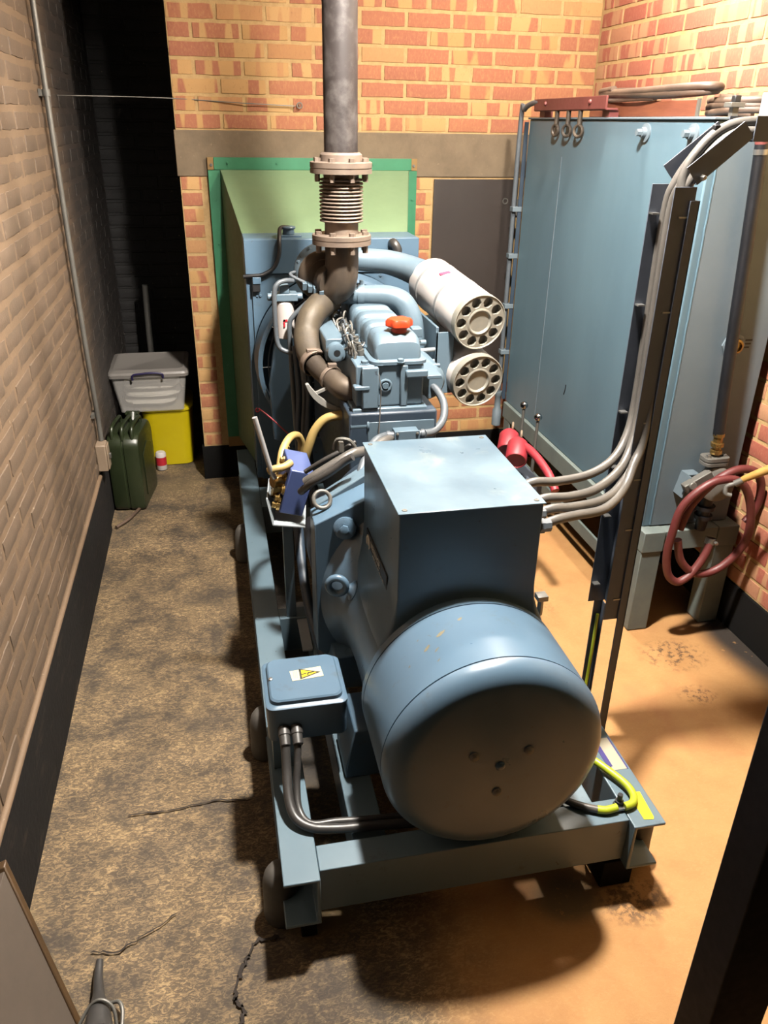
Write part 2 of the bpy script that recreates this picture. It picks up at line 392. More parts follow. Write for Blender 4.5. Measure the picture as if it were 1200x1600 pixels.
def frame4(o, ax, ay):
    ax = Vector(ax).normalized(); ay = Vector(ay); ay = (ay-ax*ay.dot(ax)).normalized(); az = ax.cross(ay); o = Vector(o)
    return Matrix(((ax.x, ay.x, az.x, o.x), (ax.y, ay.y, az.y, o.y), (ax.z, ay.z, az.z, o.z), (0,0,0,1)))
def rrect(x0, y0, x1, y1, r, k=5):
    o = []
    for cx, cy, a in ((x1-r, y0+r, -90), (x1-r, y1-r, 0), (x0+r, y1-r, 90), (x0+r, y0+r, 180)):
        for i in range(k+1):
            w = math.radians(a+90*i/k); o.append((cx+r*math.cos(w), cy+r*math.sin(w)))
    return o
Y_ = Vector((0,1,0)); Z_ = Vector((0,0,1)); X_ = Vector((1,0,0))

# ------------------------------------------------------------------ the room
XL, XR, YB, YF, ZC = -.61, 1.985, 4.286, .55, 3.35
gx = [-.9+.045*i for i in range(70)]; gy = [YF+.05*i for i in range(104)]
fl = MB()
fl.add([(x, y, .004*noise.noise(Vector((x*2.1, y*2.1, 0)))+.002*noise.noise(Vector((x*9, y*9, 3)))-.004) for y in gy for x in gx],
       [(j*70+i, j*70+i+1, (j+1)*70+i+1, (j+1)*70+i) for j in range(103) for i in range(69)])
floor = struct('floor', fl, M['floor'], 60)
ceil = struct('ceiling', MB().box((-.9, YF-.1, ZC), (2.3, 5.8, ZC+.1)), M['ceiling'])
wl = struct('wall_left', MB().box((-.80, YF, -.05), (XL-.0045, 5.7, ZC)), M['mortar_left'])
wb = struct('wall_back', MB().box((-.13+.006, YB+.004, -.05), (XR+.2, YB+.22, ZC)), M['mortar'])
wr = struct('wall_right', MB().box((XR+.004, YF, -.05), (XR+.2, YB+.22, ZC)), M['mortar_right'])
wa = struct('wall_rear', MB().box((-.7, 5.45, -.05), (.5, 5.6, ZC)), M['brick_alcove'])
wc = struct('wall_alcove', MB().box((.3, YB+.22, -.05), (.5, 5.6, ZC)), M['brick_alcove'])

def brick_meshes(L, H, T, mat, k, seed, jit=.0015, bev=.004):
    """k variants of a brick of length L and height H that stands T proud, front towards -y, worn edges"""
    rr = random.Random(seed); out = []
    for q in range(k):
        nx, nz = 5, 3; vs = []; fs = []
        for j in range(nz+1):
            for i in range(nx+1):
                u = i/nx; w = j/nz; edge = i in (0, nx) or j in (0, nz)
                x = (u-.5)*(L-2*bev)+rr.uniform(-1,1)*jit; z = (w-.5)*(H-2*bev)+rr.uniform(-1,1)*jit
                vs.append((x, -T+(bev*.45 if edge else 0)+rr.uniform(-1,1)*jit*.6, z))
        for j in range(nz):
            for i in range(nx): a = j*(nx+1)+i; fs.append((a, a+1, a+nx+2, a+nx+1))
        rim = [i for i in range(nx+1)]+[j*(nx+1)+nx for j in range(1, nz+1)]+[nz*(nx+1)+i for i in range(nx-1,-1,-1)]+[j*(nx+1) for j in range(nz-1,0,-1)]
        o = len(vs)
        for i in rim:
            x, y, z = vs[i]; vs.append((x+math.copysign(bev, x)*(abs(x) > L*.45), .01, z+math.copysign(bev, z)*(abs(z) > H*.3)))
        m = len(rim)
        for a in range(m): b = (a+1) % m; fs.append((rim[b], rim[a], o+a, o+b))
        me = bpy.data.meshes.new('brick'); me.from_pydata(vs, [], fs); me.materials.append(mat); me.update()
        bm = bmesh.new(); bm.from_mesh(me); bmesh.ops.recalc_face_normals(bm, faces=bm.faces); bm.to_mesh(me); bm.free()
        for p in me.polygons: p.use_smooth = True
        me.set_sharp_from_angle(angle=math.radians(35))
        out.append(me)
    return out
def seen(p):
    """size at which a point shows in the photograph, 0 outside its frame"""
    d = Vector(p)-EYE; z = d.dot(fw)
    if z < .1: return 0
    x = 600+1229.4*d.dot(rt)/z; y = 800-1229.4*d.dot(up)/z
    return 1/z if -60 < x < 1260 and -60 < y < 1660 else 0
PITCH, COURSE = .2245, .0748
def lay(wall, spots, variants, rot, limit=300, stuffmat=None):
    """spots: (centre, length key). The largest in view become bricks of their own, the rest one joined part"""
    spots = sorted(spots, key=lambda s: -s[2]); rest = MB()
    for i, (p, key, sz) in enumerate(spots):
        me = random.choice(variants[key]); tilt = Matrix.Rotation(random.uniform(-.006,.006), 4, 'Y')
        mat = Matrix.Translation(p) @ Matrix.Rotation(rot, 4, 'Z') @ tilt
        if i < limit and sz > 0:
            o = bpy.data.objects.new('brick', me); COL.objects.link(o); o.parent = wall; o.matrix_local = mat
        else: rest.add([mat @ v.co for v in me.vertices], [tuple(q.vertices) for q in me.polygons])
    if rest.v:
        o = build('brickwork', rest, stuffmat, wall, 0, 35); o['kind'] = 'stuff'
def courses(z0, z1, top=True):
    k = 0
    while z0+(k+1)*COURSE <= z1+.01: yield k, z0+(k+.5)*COURSE; k += 1
# back wall
VB = {w: brick_meshes(w-.010, .0655, .0045, M['brick_back'], 5 if w > .2 else 2, int(w*1000)) for w in (.2245, .1122)}
def run(a, b, k, half=True):
    """full bricks and closers from a to b, every other course shifted by half a brick"""
    x = a; out = []
    if k % 2 and half: out.append((x+.0561, .1122)); x += .1122
    while x+.2245 <= b+.003: out.append((x+.1122, .2245)); x += .2245
    if b-x > .07: out.append((x+.0561, .1122))
    return out
sp = []
for k, z in courses(1.8125, 2.62):
    for x, w in run(-.128, XR+.05, k): sp.append(((x, YB+.004+random.uniform(-.001,.001), z), w, seen((x, YB, z))))
for k, z in courses(.192, 1.612):
    for x, w in run(-.128, .05, k): sp.append(((x if w > .2 else x, YB+.004, z), w, seen((x, YB, z))))
    for x, w in ((1.098, .1122),): sp.append(((x+.003, YB+.004, z), w, seen((x, YB, z))))
for k, z in courses(.192, .49):
    for x, w in run(1.155, XR, k): sp.append(((x, YB+.004, z), w, seen((x, YB, z))))
lay(wb, sp, VB, 0)
# right wall
VR = {w: brick_meshes(w-.010, .0655, .0045, M['brick_right'], 5 if w > .2 else 2, 77+int(w*1000)) for w in (.2245, .1122)}
sp = []
for k, z in courses(.192, 2.75):
    for y, w in run(1.35, YB-.01, k):
        s_ = seen((XR, y, z))
        if s_ and (z > 1.78 or y < 2.7): sp.append(((XR+.004, y, z), w, s_))
lay(wr, sp, VR, -math.pi/2)
# left wall: brown painted, rougher
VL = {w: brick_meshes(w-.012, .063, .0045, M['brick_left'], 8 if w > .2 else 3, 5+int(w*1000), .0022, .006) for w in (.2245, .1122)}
sp = []
for k, z in courses(.312, 2.98):
    for y, w in run(.9, 5.44, k):
        s_ = seen((XL, y, z))
        if s_: sp.append(((XL-.0045+random.uniform(-.002,.001), y, z), w, s_ if (y > 1.2) else .01))
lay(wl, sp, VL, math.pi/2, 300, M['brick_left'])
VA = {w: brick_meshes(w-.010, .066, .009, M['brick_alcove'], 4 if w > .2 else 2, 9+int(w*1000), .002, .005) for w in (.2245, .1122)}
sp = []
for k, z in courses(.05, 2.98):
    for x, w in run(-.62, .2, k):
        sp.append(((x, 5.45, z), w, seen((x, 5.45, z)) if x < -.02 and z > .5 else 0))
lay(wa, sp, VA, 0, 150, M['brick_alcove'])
# lintel, skirtings, plinths
lm = MB().box((-.134, YB-.004, 1.607), (XR, YB+.1, 1.812)); struct('trim_1', lm, M['lintel'], 0, .004)
fb = MB()   # fillet of mortar that runs along the lintel's top edge
sk = MB().prism([(XL-.03, -.02), (XL+.012, -.02), (XL+.006, .29), (XL+.000, .306), (XL-.03, .31)], YF, 3.72, 'y'); struct('baseboard_left', sk, M['skirt'], 30)
ns = MB().box((XL-.03, 3.72, -.02), (XL+.002, 5.45, .30)); struct('trim_2', ns, M['skirt'])
lip = MB().tube([(XL+.001, YF+i*.12, .309+.003*noise.noise(Vector((0, i*.7, 0)))) for i in range(27)], .011, 8, 2); struct('trim_3', lip, M['mortar_left'], 60)
struct('baseboard_back', MB().box((-.138, YB-.006, -.03), (XR, YB+.05, .192)), M['plinth'], 0, .004)
struct('baseboard_right', MB().box((XR-.006, YF, -.03), (XR+.05, YB, .192)), M['plinth'], 0, .004)
def ribbon(name, pts, w, mat, parent, z=.0035):
    mb = MB(); vs = []; m = len(pts)
    for i, p in enumerate(pts):
        a = Vector((*pts[max(i-1,0)], 0)); b = Vector((*pts[min(i+1,m-1)], 0)); t = (b-a).normalized(); q = Vector((-t.y, t.x, 0))*w*random.uniform(.4, 1.2)*(.25 if i in (0, m-1) else 1)
        vs += [(p[0]+q.x, p[1]+q.y, z), (p[0]-q.x, p[1]-q.y, z)]
    return build(name, mb.add(vs, [(2*i, 2*i+1, 2*i+3, 2*i+2) for i in range(m-1)]), mat, parent, 0, 0)
def jag(P, k=6, a=.008):
    out = []
    for i in range(len(P)-1):
        for j in range(k):
            t = j/k; out.append((P[i][0]+(P[i+1][0]-P[i][0])*t+random.uniform(-a,a), P[i][1]+(P[i+1][1]-P[i][1])*t+random.uniform(-a,a)))
    return out+[P[-1]]
ribbon('crack', jag([(.045, 1.33), (-.02, 1.335), (-.06, 1.27), (-.085, 1.20), (-.06, 1.17), (-.09, 1.08), (-.12, .98)], 9, .006), .005, M['crack'], floor)
ribbon('crack', jag([(-.43, 1.38), (-.36, 1.37), (-.30, 1.40), (-.22, 1.45)], 6, .004), .0025, M['crack'], floor)
ribbon('crack', jag([(-.37, 1.81), (-.26, 1.80), (-.12, 1.82), (.0, 1.80)], 6, .005), .003, M['crack'], floor)

# ------------------------------------------------------------------ lamp
def lamp_glass(name, col, st):
    n = NT(name); n.set(.5); n.b.inputs['Emission Color'].default_value = col; n.b.inputs['Emission Strength'].default_value = st; n.base('#ffffff'); return n.m
t = thing('pendant_lamp', (LAMP.x, LAMP.y, ZC), 'lamp hanging over the generator with a bell shade added to cut its light', 'lamp')
build('ceiling_rose', MB().lathe([(0, .05), (-.03, .05), (-.04, .02)], (LAMP.x, LAMP.y, ZC), Z_, 24), M['galv'], t)
build('stem', MB().cyl(LAMP+Vector((0,0,.14)), (LAMP.x, LAMP.y, ZC-.03), .012), M['galv'], t)
build('bulb', MB().sphere(LAMP, .08, 20, 12), lamp_glass('bulb_glass', LAMP_COLOR, LAMP_STRENGTH), t)
build('shade', MB().lathe([(.15, .03), (.14, .07), (.06, .13), (-.11, .215), (-.113, .212), (.055, .125), (.135, .065), (.14, .02)], LAMP, Z_, 40, False), M['white'], t, 0, 40)  # bell shade added to cut the light off the upper walls
t = thing('added_lamp', (LAMP_B.x, LAMP_B.y, ZC), 'bare lamp on a drop rod, added to brighten the upper right walls', 'lamp')  # unseen second lamp, added to brighten the upper right walls
build('drop_rod', MB().cyl(LAMP_B+Vector((0,0,.07)), (LAMP_B.x, LAMP_B.y, ZC), .012), M['galv'], t)
build('holder', MB().lathe([(.04, .03), (.10, .04), (.12, .03)], LAMP_B, Z_, 24), M['galv'], t)
build('bulb', MB().sphere(LAMP_B, .055, 20, 12), lamp_glass('added_bulb_glass', LAMP_B_COLOR, LAMP_B_STRENGTH), t)

# ------------------------------------------------------------------ generator set
G = thing('generator_set', (.543, 2.6, 0), 'large blue-grey diesel generator set on a steel skid in the middle of the floor', 'generator')
ZT, ZB = .25, .095
def beam(x_out, x_web, name='side_beam'):
    s = 1 if x_web > x_out else -1; t_ = .009
    poly = [(x_out, ZB), (x_web, ZB), (x_web, ZT), (x_out, ZT), (x_out, ZT-t_), (x_web-s*t_, ZT-t_), (x_web-s*t_, ZB+t_), (x_out, ZB+t_)]
    return build(name, MB().prism(poly if s > 0 else poly[::-1], 1.28, 4.06), M['blue_frame'], G, .0025)
beam(.05, .138); beam(1.036, .948)
for y0, y1 in ((1.307, 1.382), (2.39, 2.46), (3.33, 3.55)):
    build('cross_beam', MB().box((.139, y0, ZB+.012), (.947, y1, ZT-.001)), M['blue_frame'], G, .002)
for x0, x1 in ((.235, .32), (.80, .885)):
    build('inner_rail', MB().box((x0, 1.383, .11), (x1, 2.388, .235)), M['blue_frame'], G, .003)
for x in (.048, 1.038):
    for y in (1.40, 2.0, 3.3):
        build('rubber_mount', MB().lathe([(0, .045), (.02, .048), (.06, .046), (.12, .046), (.15, .040), (.17, .028), (.178, .01)], (x, y, 0), Z_, 24), M['rubbermount'], G)
for y0 in (1.26, 3.9):
    build('foot_pad', MB().box((.90, y0+.05, 0), (.99, y0+.15, ZB)), M['plinth'], G, .003)
    build('foot_pad', MB().box((.09, y0+.06, 0), (.13, y0+.16, ZB)), M['plinth'], G, .003)

# alternator
AX, AZ, AR = .56, .53, .27
A = None
def ring_xz(y, pts): return [(p[0], y, p[1]) for p in pts]
def body_loop(y, R, wide):
    """cross-section of the alternator body: round below, drawn up into the terminal box neck above"""
    o = []
    for i in range(64):
        w = -math.pi/2+2*math.pi*i/64; x = R*math.cos(w); z = R*math.sin(w)
        o.append((AX+x, y, AZ+z))
    return o
prof = [(1.575, .262), (1.60, .258), (1.70, .252), (1.82, .252), (1.92, .258), (1.98, .266), (2.02, .280), (2.045, .296), (2.06, .312)]
A = build('alternator', MB().loft([body_loop(y, R, 0) for y, R in prof]), M['blue'], G, 0, 30)
cv = [(1.578, .262), (1.578, .2705), (1.555, .2705), (1.5545, .2675), (1.5515, .2675), (1.551, .2705), (1.336, .2705), (1.3355, .2675), (1.3325, .2675), (1.332, .2705)]
for i in range(9):
    w = math.radians(90*i/8); cv.append((1.332-.050*math.sin(w), .2705-.058*(1-math.cos(w))))
cv += [(1.279, .15), (1.277, .08), (1.2765, .01)]
build('end_cover', MB().lathe([(y-1.2, r) for y, r in cv][::-1], (AX, 1.2, AZ), Y_, 96), M['blue'], A, 0, 28)
for x, z in ((.494, .574), (.626, .571), (.558, .455), (.559, .536)):
    build('cover_plug', MB().lathe([(0, .012), (.006, .011), (.010, .006), (.010, .003)], (x, 1.2785, z), -Y_, 16), M['capmid'] if z != .536 else M['blue'], A)
for i, (px_, py_, L_, w_) in enumerate(((1.472, 112, .030, .010), (1.447, 121, .026, .008), (1.425, 117, .018, .004), (1.50, 100, .014, .008), (1.43, 133, .010, .004), (1.49, 124, .006, .003), (1.39, 118, .012, .003))):
    mb = MB(); a0 = math.radians(py_); pts = []
    for k in range(9):
        w = 2*math.pi*k/9; q = random.uniform(.6, 1.15); yy = px_+L_*.35*q*math.cos(w)+.3*w_*math.sin(w); aa = a0+(L_*.5*q*math.cos(w)*-.9+w_*.5*q*math.sin(w))/AR
        pts.append((AX+(AR+.0009)*math.cos(aa), yy, AZ+(AR+.0009)*math.sin(aa)))
    build('paint_chip', mb.add(pts, [tuple(range(9))]), M['chip'], A, 0, 0)
# terminal box standing on the body, with a flared foot
def box_loop(z, g):
    return [(p[0], p[1], z) for p in rrect(.383-g, 1.602-g*.5, .743+g, 2.058+g*.2, .004+g*.6, 4)]
tb = build('terminal_box', MB().loft([box_loop(z, g) for z, g in ((.56, .05), (.66, .045), (.70, .030), (.735, .014), (.765, .004), (.80, 0), (1.036, 0))]), M['blue'], A, 0, 30)
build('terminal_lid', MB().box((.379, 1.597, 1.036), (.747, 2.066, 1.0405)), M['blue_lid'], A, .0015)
for x, y in ((.398, 1.615), (.728, 1.615), (.398, 2.045), (.728, 2.045)):
    build('lid_screw', MB().lathe([(0, .007), (.002, .006), (.002, .003), (.0012, .003)], (x, y, 1.0405), Z_, 12), M['galv'], A)
# flange that bolts to the engine, angled corners
fp = [(.235, .34), (.235, .79), (.415, .872), (.705, .872), (.885, .79), (.885, .34), (.76, .24), (.36, .24)]
build('flange', MB().prism(fp, 2.06, 2.17), M['blue'], A, .003)
build('adaptor_plate', MB().prism([(.255, .36), (.255, .80), (.43, .905), (.69, .905), (.865, .80), (.865, .36), (.75, .27), (.37, .27)], 2.17, 2.24), M['blue_engine'], A, .003)
for x in (.31, .81):
    build('mounting_foot', MB().prism([(x-.06, .236), (x+.06, .236), (x+.06, .262), (x+.035, .40), (x-.035, .40), (x-.06, .262)], 1.60, 1.76), M['blue'], A, .004)
    build('mounting_foot', MB().prism([(x-.06, .236), (x+.06, .236), (x+.06, .262), (x+.03, .36), (x-.03, .36), (x-.06, .262)], 1.98, 2.10), M['blue'], A, .004)
# boss with bolt near the flange, and the lifting eye
bs = MB().lathe([(0, .036), (.03, .034), (.034, .026)], (.330, 2.075, .772), (-.25, -1, .2), 20); build('bolt_boss', bs, M['blue'], A)
build('bolt', MB().hexbolt((.322, 2.040, .779), (-.25, -1, .2), .014, .012), M['blue'], A)
d = Vector((-.9, 0, .42)).normalized(); p0 = Vector((.345, 1.87, .652))
p0 = Vector((AX, 1.83, AZ))+d*.262
p0 = Vector((.328, 1.925, .636))
build('eye_bolt', MB().lathe([(-.02, .03), (.004, .03), (.008, .022), (.02, .014), (.026, .012)], p0, d, 24).ring(p0+d*.052, (.3, 1, 0), .026, .0105, 32, 12), M['blue'], A)
# nameplate on the left side of the terminal box
N4 = frame4((.3805, 1.835, .775), (0, -1, 0), (0, 0, 1))
NP = MB().prism([(1.99, .735), (1.71, .735), (1.71, .805), (1.99, .805)], .3785, .3825, 'x')
plate = build('nameplate', NP, M['plateblack'], A, .001)
Nx = frame4((.3784, 1.955, .770), (0, -1, 0), (0, 0, 1))
build('emblem', MB().ring((.3784, 1.962, .770), X_, .021, .0028, 28, 6).box((.3775, 1.958, .755), (.3786, 1.966, .786)), M['platesilver'], A)
build('lettering', text_mb('NEWAGE', .030, frame4((.3784, 1.86, .785), (0, -1, 0), (0, 0, 1))), M['platesilver'], A, 0, 0)
build('lettering', text_mb('STAMFORD', .030, frame4((.3784, 1.82, .755), (0, -1, 0), (0, 0, 1))), M['platesilver'], A, 0, 0)
# small clamp fittings on the right-hand side of the body
build('clamp', MB().box((.786, 1.66, .71), (.815, 1.69, .725)).cyl((.80, 1.675, .66), (.80, 1.675, .71), .008, 10), M['steel'], A, .001)

# engine
E_ = build('engine_block', MB().box((.40, 2.42, .62), (.70, 3.38, 1.0)).box((.43, 2.42, .32), (.69, 3.36, .62)), M['blue_dark'], G, .008)
build('flywheel_housing', MB().lathe([(0, .30), (.02, .30), (.02, .27), (.16, .25), (.19, .22)], (AX, 2.24, .62), Y_, 48), M['blue_dark'], E_)
hd = build('cylinder_head', MB().box((.428, 2.45, 1.012), (.655, 3.24, 1.152)), M['blue_engine'], E_, .006)
build('end_housing', MB().box((.415, 2.435, .885), (.668, 2.60, 1.01)).box((.445, 2.428, 1.012), (.50, 2.45, 1.15)).prism([(.575, 1.012), (.60, 1.012), (.60, 1.15), (.575, 1.15)], 2.440, 2.45), M['blue_engine'], E_, .004)
build('head_ledge', MB().box((.590, 2.425, 1.112), (.664, 2.45, 1.135)), M['blue_engine'], E_, .004)
build('head_ledge', MB().box((.418, 2.425, 1.075), (.47, 2.46, 1.09)), M['blue_engine'], E_, .004)
build('core_plug', MB().ring((.526, 2.449, 1.083), Y_, .018, .005, 24, 8).lathe([(0, .012), (.007, .010)], (.526, 2.449, 1.083), -Y_, 16), M['blue_engine'], E_)
build('core_plug_gap', MB().lathe([(0, .0175), (.001, .0175)], (.526, 2.4492, 1.083), -Y_, 20), M['black'], E_)
build('cover_plate', MB().box((.462, 2.418, .885), (.690, 2.434, .968)), M['blue_engine'], E_, .002)
build('stub_pipe', MB().lathe([(0, .021), (.055, .021), (.055, .026), (.062, .026)], (.405, 2.44, .955), X_, 20), M['blue_engine'], E_)
# rocker cover: skirt, then a lengthwise domed cover broken by four cross grooves
build('rocker_skirt', MB().loft([[(p[0], p[1], z) for p in rrect(.488-g, 2.455-g, .656+g, 3.20+g, .035, 5)] for z, g in ((1.152, .012), (1.162, .012), (1.166, .004))]), M['blue_engine'], E_, 0, 30)
def rc_loop(y, h, g):
    """rounded cross-section of the rocker cover"""
    o = []
    for i in range(17):
        u = i/16; w = math.pi*u; c = math.cos(w); s_ = math.sin(w)
        o.append((.572-(.080-g)*math.copysign(abs(c)**.42, c), y, 1.155+h*abs(s_)**.40))
    return [(.572-(.080-g), y, 1.150)]+o+[(.572+(.080-g), y, 1.150)]
lp = []; y = 2.47
def ribs(y0, y1, h):
    return [(y0, h*.25, .010), (y0+.012, h*.72, .003), (y0+.035, h*.95, .0), (y0+.055, h, 0), (y1-.03, h, 0), (y1-.022, h*.99, 0), (y1-.010, h*.88, .005), (y1, h*.55, .020)]
sec = [(2.462, 2.62), (2.625, 2.76), (2.765, 2.90), (2.905, 3.04), (3.045, 3.18)]
for i, (a, b) in enumerate(sec):
    rb = ribs(a, b, .088)
    if i: rb = [(a, .046, .020), (a+.010, .050, .018), (a+.017, .078, .006), (a+.028, .087, 0), (b-.055, .088, 0), (b-.040, .079, .003), (b-.030, .080, .003), (b-.018, .087, .0), (b-.008, .077, .006), (b, .048, .020)]
    if i == 4: rb[-1] = (b+.01, .02, .015)
    lp += [rc_loop(*q) for q in rb]
build('rocker_cover', MB().loft(lp), M['blue_engine'], E_, 0, 32)
bb = MB()
for yy in (2.62, 2.76, 2.90, 3.04): build('cover_bolt', MB().hexbolt((.487, yy, 1.170), (-.5, 0, 1), .007, .008), M['blue_engine'], E_)
for p_, r_ in (((.575, 2.447, 1.160), .011), ((.46, 2.47, 1.152), .012), ((.51, 2.455, 1.152), .012)):
    build('head_bolt', MB().hexbolt(p_, Z_, r_, .011), M['blue_engine'], E_)
oc = MB(); 
L1 = []
for z, r, k in ((1.240, .026, 0), (1.255, .026, 0), (1.258, .036, .09), (1.262, .042, .10), (1.276, .042, .10), (1.284, .037, .08), (1.287, .02, 0)):
    L1.append([(.585+r*(1+k*math.cos(6*2*math.pi*i/48))*math.cos(2*math.pi*i/48), 2.525+r*(1+k*math.cos(6*2*math.pi*i/48))*math.sin(2*math.pi*i/48), z) for i in range(48)])
build('oil_filler_cap', oc.loft(L1), M['oilcap'], E_, 0, 40, label='orange-red lobed oil filler cap on the rocker cover')
# blue water manifold with a round end
wm = build('manifold', MB().prism(rrect(.362, 1.105, .430, 1.185, .008, 2), 2.68, 3.05), M['blue_engine'], E_, .003)
build('manifold_end', MB().lathe([(0, .033), (.035, .031), (.038, .024), (.038, .012), (.024, .011)], (.396, 2.682, 1.143), -Y_, 24), M['blue_engine'], E_)
build('manifold_port', MB().lathe([(0, .011), (.001, .011)], (.396, 2.6445, 1.143), -Y_, 16), M['black'], E_)
# injectors and their pipes
rr = random.Random(4)
for k in range(6):
    y = 2.58+k*.085; q = lambda a: rr.uniform(-a, a)
    build('injector', MB().lathe([(0, .014), (.02, .014), (.02, .010), (.035, .010), (.035, .006), (.045, .006)], (.470+q(.004), y, 1.152), (-.15+q(.1), q(.15), 1), 10), M['galv'], E_)
    build('fuel_pipe', MB().tube([(.466, y, 1.19), (.452+q(.006), y-.012, 1.205+q(.010)), (.434+q(.008), y-.03, 1.195+q(.012)), (.438+q(.006), y-.05+q(.015), 1.165), (.43, y-.05, 1.13)], .0038, 8, 4), M['galv'], E_)
for k in range(5):
    y = 2.60+k*.085
    build('fuel_pipe', MB().tube([(.475, y, 1.175), (.482+q(.006), y+.03, 1.188+q(.01)), (.474, y+.06, 1.17), (.47, y+.085, 1.17)], .0032, 8, 4), M['steel'], E_)
rr = random.Random(31)
for k in range(9):
    y = 2.56+k*.062; x = rr.uniform(.435, .475)
    build('fuel_pipe', MB().tube([(x, y, 1.155), (x+rr.uniform(-.01, .01), y+.01, 1.155+rr.uniform(.03, .06)), (x+rr.uniform(-.03, .02), y+.04, 1.15+rr.uniform(.03, .06)), (x+rr.uniform(-.02, .02), y+.07, 1.16)], rr.uniform(.003, .005), 8, 4), M['conduit' if k % 2 else 'galv'], E_)
    build('bracket_clip', MB().box((x-.012, y+.02, 1.155), (x+.008, y+.035, 1.155+rr.uniform(.02, .045))), M['blue_engine' if k % 3 else 'galv'], E_, .001)
build('fuel_rail', MB().tube([(.446, 2.54, 1.165), (.444, 2.70, 1.172), (.446, 2.9, 1.172), (.447, 3.08, 1.17)], .005, 8, 4), M['galv'], E_)
build('wire', MB().tube([(.505, 2.47, 1.175), (.50, 2.445, 1.14), (.507, 2.43, 1.08), (.505, 2.425, 1.02), (.495, 2.40, .93), (.48, 2.39, .85)], .0018, 6, 5), M['cable'], E_)

# turbocharger: blue compressor disc behind, brown turbine casing in front
T_ = build('turbocharger', MB().lathe([(0, .05), (.0, .085), (.015, .095), (.03, .107), (.05, .107), (.055, .09), (.09, .085), (.12, .05)], (.412, 3.09, 1.336), Y_, 48), M['blue_engine'], G)
for i in range(10):
    w = 2*math.pi*i/10+.2; build('rim_bolt', MB().hexbolt((.412+.097*math.cos(w), 3.118, 1.336+.097*math.sin(w)), -Y_, .008, .009), M['blue_engine'], T_)
vol = MB(); LL = []
for i in range(25):
    w = math.radians(-60+ i*14.2); rr_ = .030+.018*i/24
    c = Vector((.405+.052*math.cos(w), 3.045, 1.338+.052*math.sin(w))); e = Vector((math.cos(w), 0, math.sin(w)))
    LL.append([tuple(c+(e*math.cos(q)+Y_*math.sin(q))*rr_) for q in [2*math.pi*k/14 for k in range(14)]])
vol.loft(LL).lathe([(-.05, .045), (-.045, .062), (.03, .075), (.05, .06)], (.405, 3.045, 1.338), Y_, 32)
build('turbine_casing', vol, M['castbrown'], T_, 0, 50)
build('turbine_outlet', MB().lathe([(0, .05), (.025, .052), (.03, .062), (.05, .062)], (.405, 2.995, 1.335), (.35, -.6, -.1), 28), M['castbrown'], T_, 0, 40)
build('exhaust_elbow', MB().tube([(.463, 2.95, 1.462), (.463, 2.95, 1.40), (.460, 2.952, 1.345), (.447, 2.967, 1.310), (.425, 2.995, 1.300), (.408, 3.03, 1.315)], [.061, .061, .061, .062, .064, .060], 28, 8), M['castbrown'], T_)
# manifold bend down the left side and into the head
build('exhaust_manifold', MB().tube([(.425, 3.02, 1.25), (.385, 2.96, 1.245), (.340, 2.90, 1.215), (.316, 2.86, 1.16), (.315, 2.79, 1.115), (.325, 2.73, 1.09)], [.05, .05, .048, .047, .046, .043], 24, 8), M['lagging'], G)
MN = build('exhaust_bend', MB().tube([(.323, 2.735, 1.092), (.342, 2.69, 1.075), (.372, 2.64, 1.058), (.405, 2.585, 1.040), (.45, 2.56, 1.03)], [.036, .036, .038, .042, .042], 24, 8), M['castbrown'], G)
build('pipe_clamp', MB().lathe([(-.012, .046), (-.012, .051), (.012, .051), (.012, .046)], (.325, 2.733, 1.091), (.4, -1, -.35), 28, False).box((.30, 2.71, 1.125), (.335, 2.735, 1.142)), M['rust'], MN, .001)
build('pipe_clamp', MB().lathe([(-.007, .038), (-.007, .044), (.007, .044), (.007, .038)], (.372, 2.642, 1.059), (.5, -.9, -.25), 28, False).box((.362, 2.625, 1.098), (.392, 2.645, 1.112)), M['rust'], MN, .001)
sh = MB(); L = []
for i in range(13):
    u = i/12; w = math.radians(195+95*u); L.append((.41+.135*math.cos(w)*(1 if u < .6 else 1), 1.085+.135*math.sin(w)))
inn = [(.41+(p[0]-.41)*(1-.16*math.sin(math.pi*min(1, (i+2)/13))), 1.085+(p[1]-1.085)*(1-.16*math.sin(math.pi*min(1, (i+2)/13)))) for i, p in enumerate(L)]
sh.prism(L+inn[::-1], 2.60, 2.62, 'y'); hs = build('heat_shield', sh, M['shield'], G, .001)
build('shield_strut', MB().obox((.335, 2.61, 1.025), (.028, 0, .012), (0, .006, 0), (-.002, 0, .004)), M['shield'], hs)

# intake pipe to the filters and charge pipe to the inlet side
build('intake_pipe', MB().tube([(.43, 3.20, 1.37), (.50, 3.19, 1.374), (.58, 3.17, 1.372), (.68, 3.18, 1.36), (.77, 3.22, 1.33), (.855, 3.27, 1.292)], [.042, .042, .043, .046, .052, .06], 28, 8), M['blue_engine'], G)
CP = build('charge_pipe', MB().tube([(.42, 3.10, 1.262), (.50, 3.02, 1.268), (.56, 3.0, 1.268), (.64, 2.985, 1.266), (.695, 2.965, 1.245), (.725, 2.945, 1.195), (.735, 2.93, 1.13), (.738, 2.92, 1.03)], [.036, .037, .037, .04, .043, .043, .043, .043], 28, 8), M['blue_engine'], G)
build('hose_band', MB().lathe([(-.012, .040), (-.012, .043), (.012, .043), (.012, .040)], (.545, 3.003, 1.268), (1, -.2, 0), 28, False).hexbolt((.545, 3.0, 1.311), Z_, .008, .012), M['blue_engine'], CP)
build('sensor', MB().lathe([(0, .012), (.012, .012), (.016, .006)], (.728, 2.894, 1.105), (-.1, -1, .15), 14), M['blue_engine'], CP)
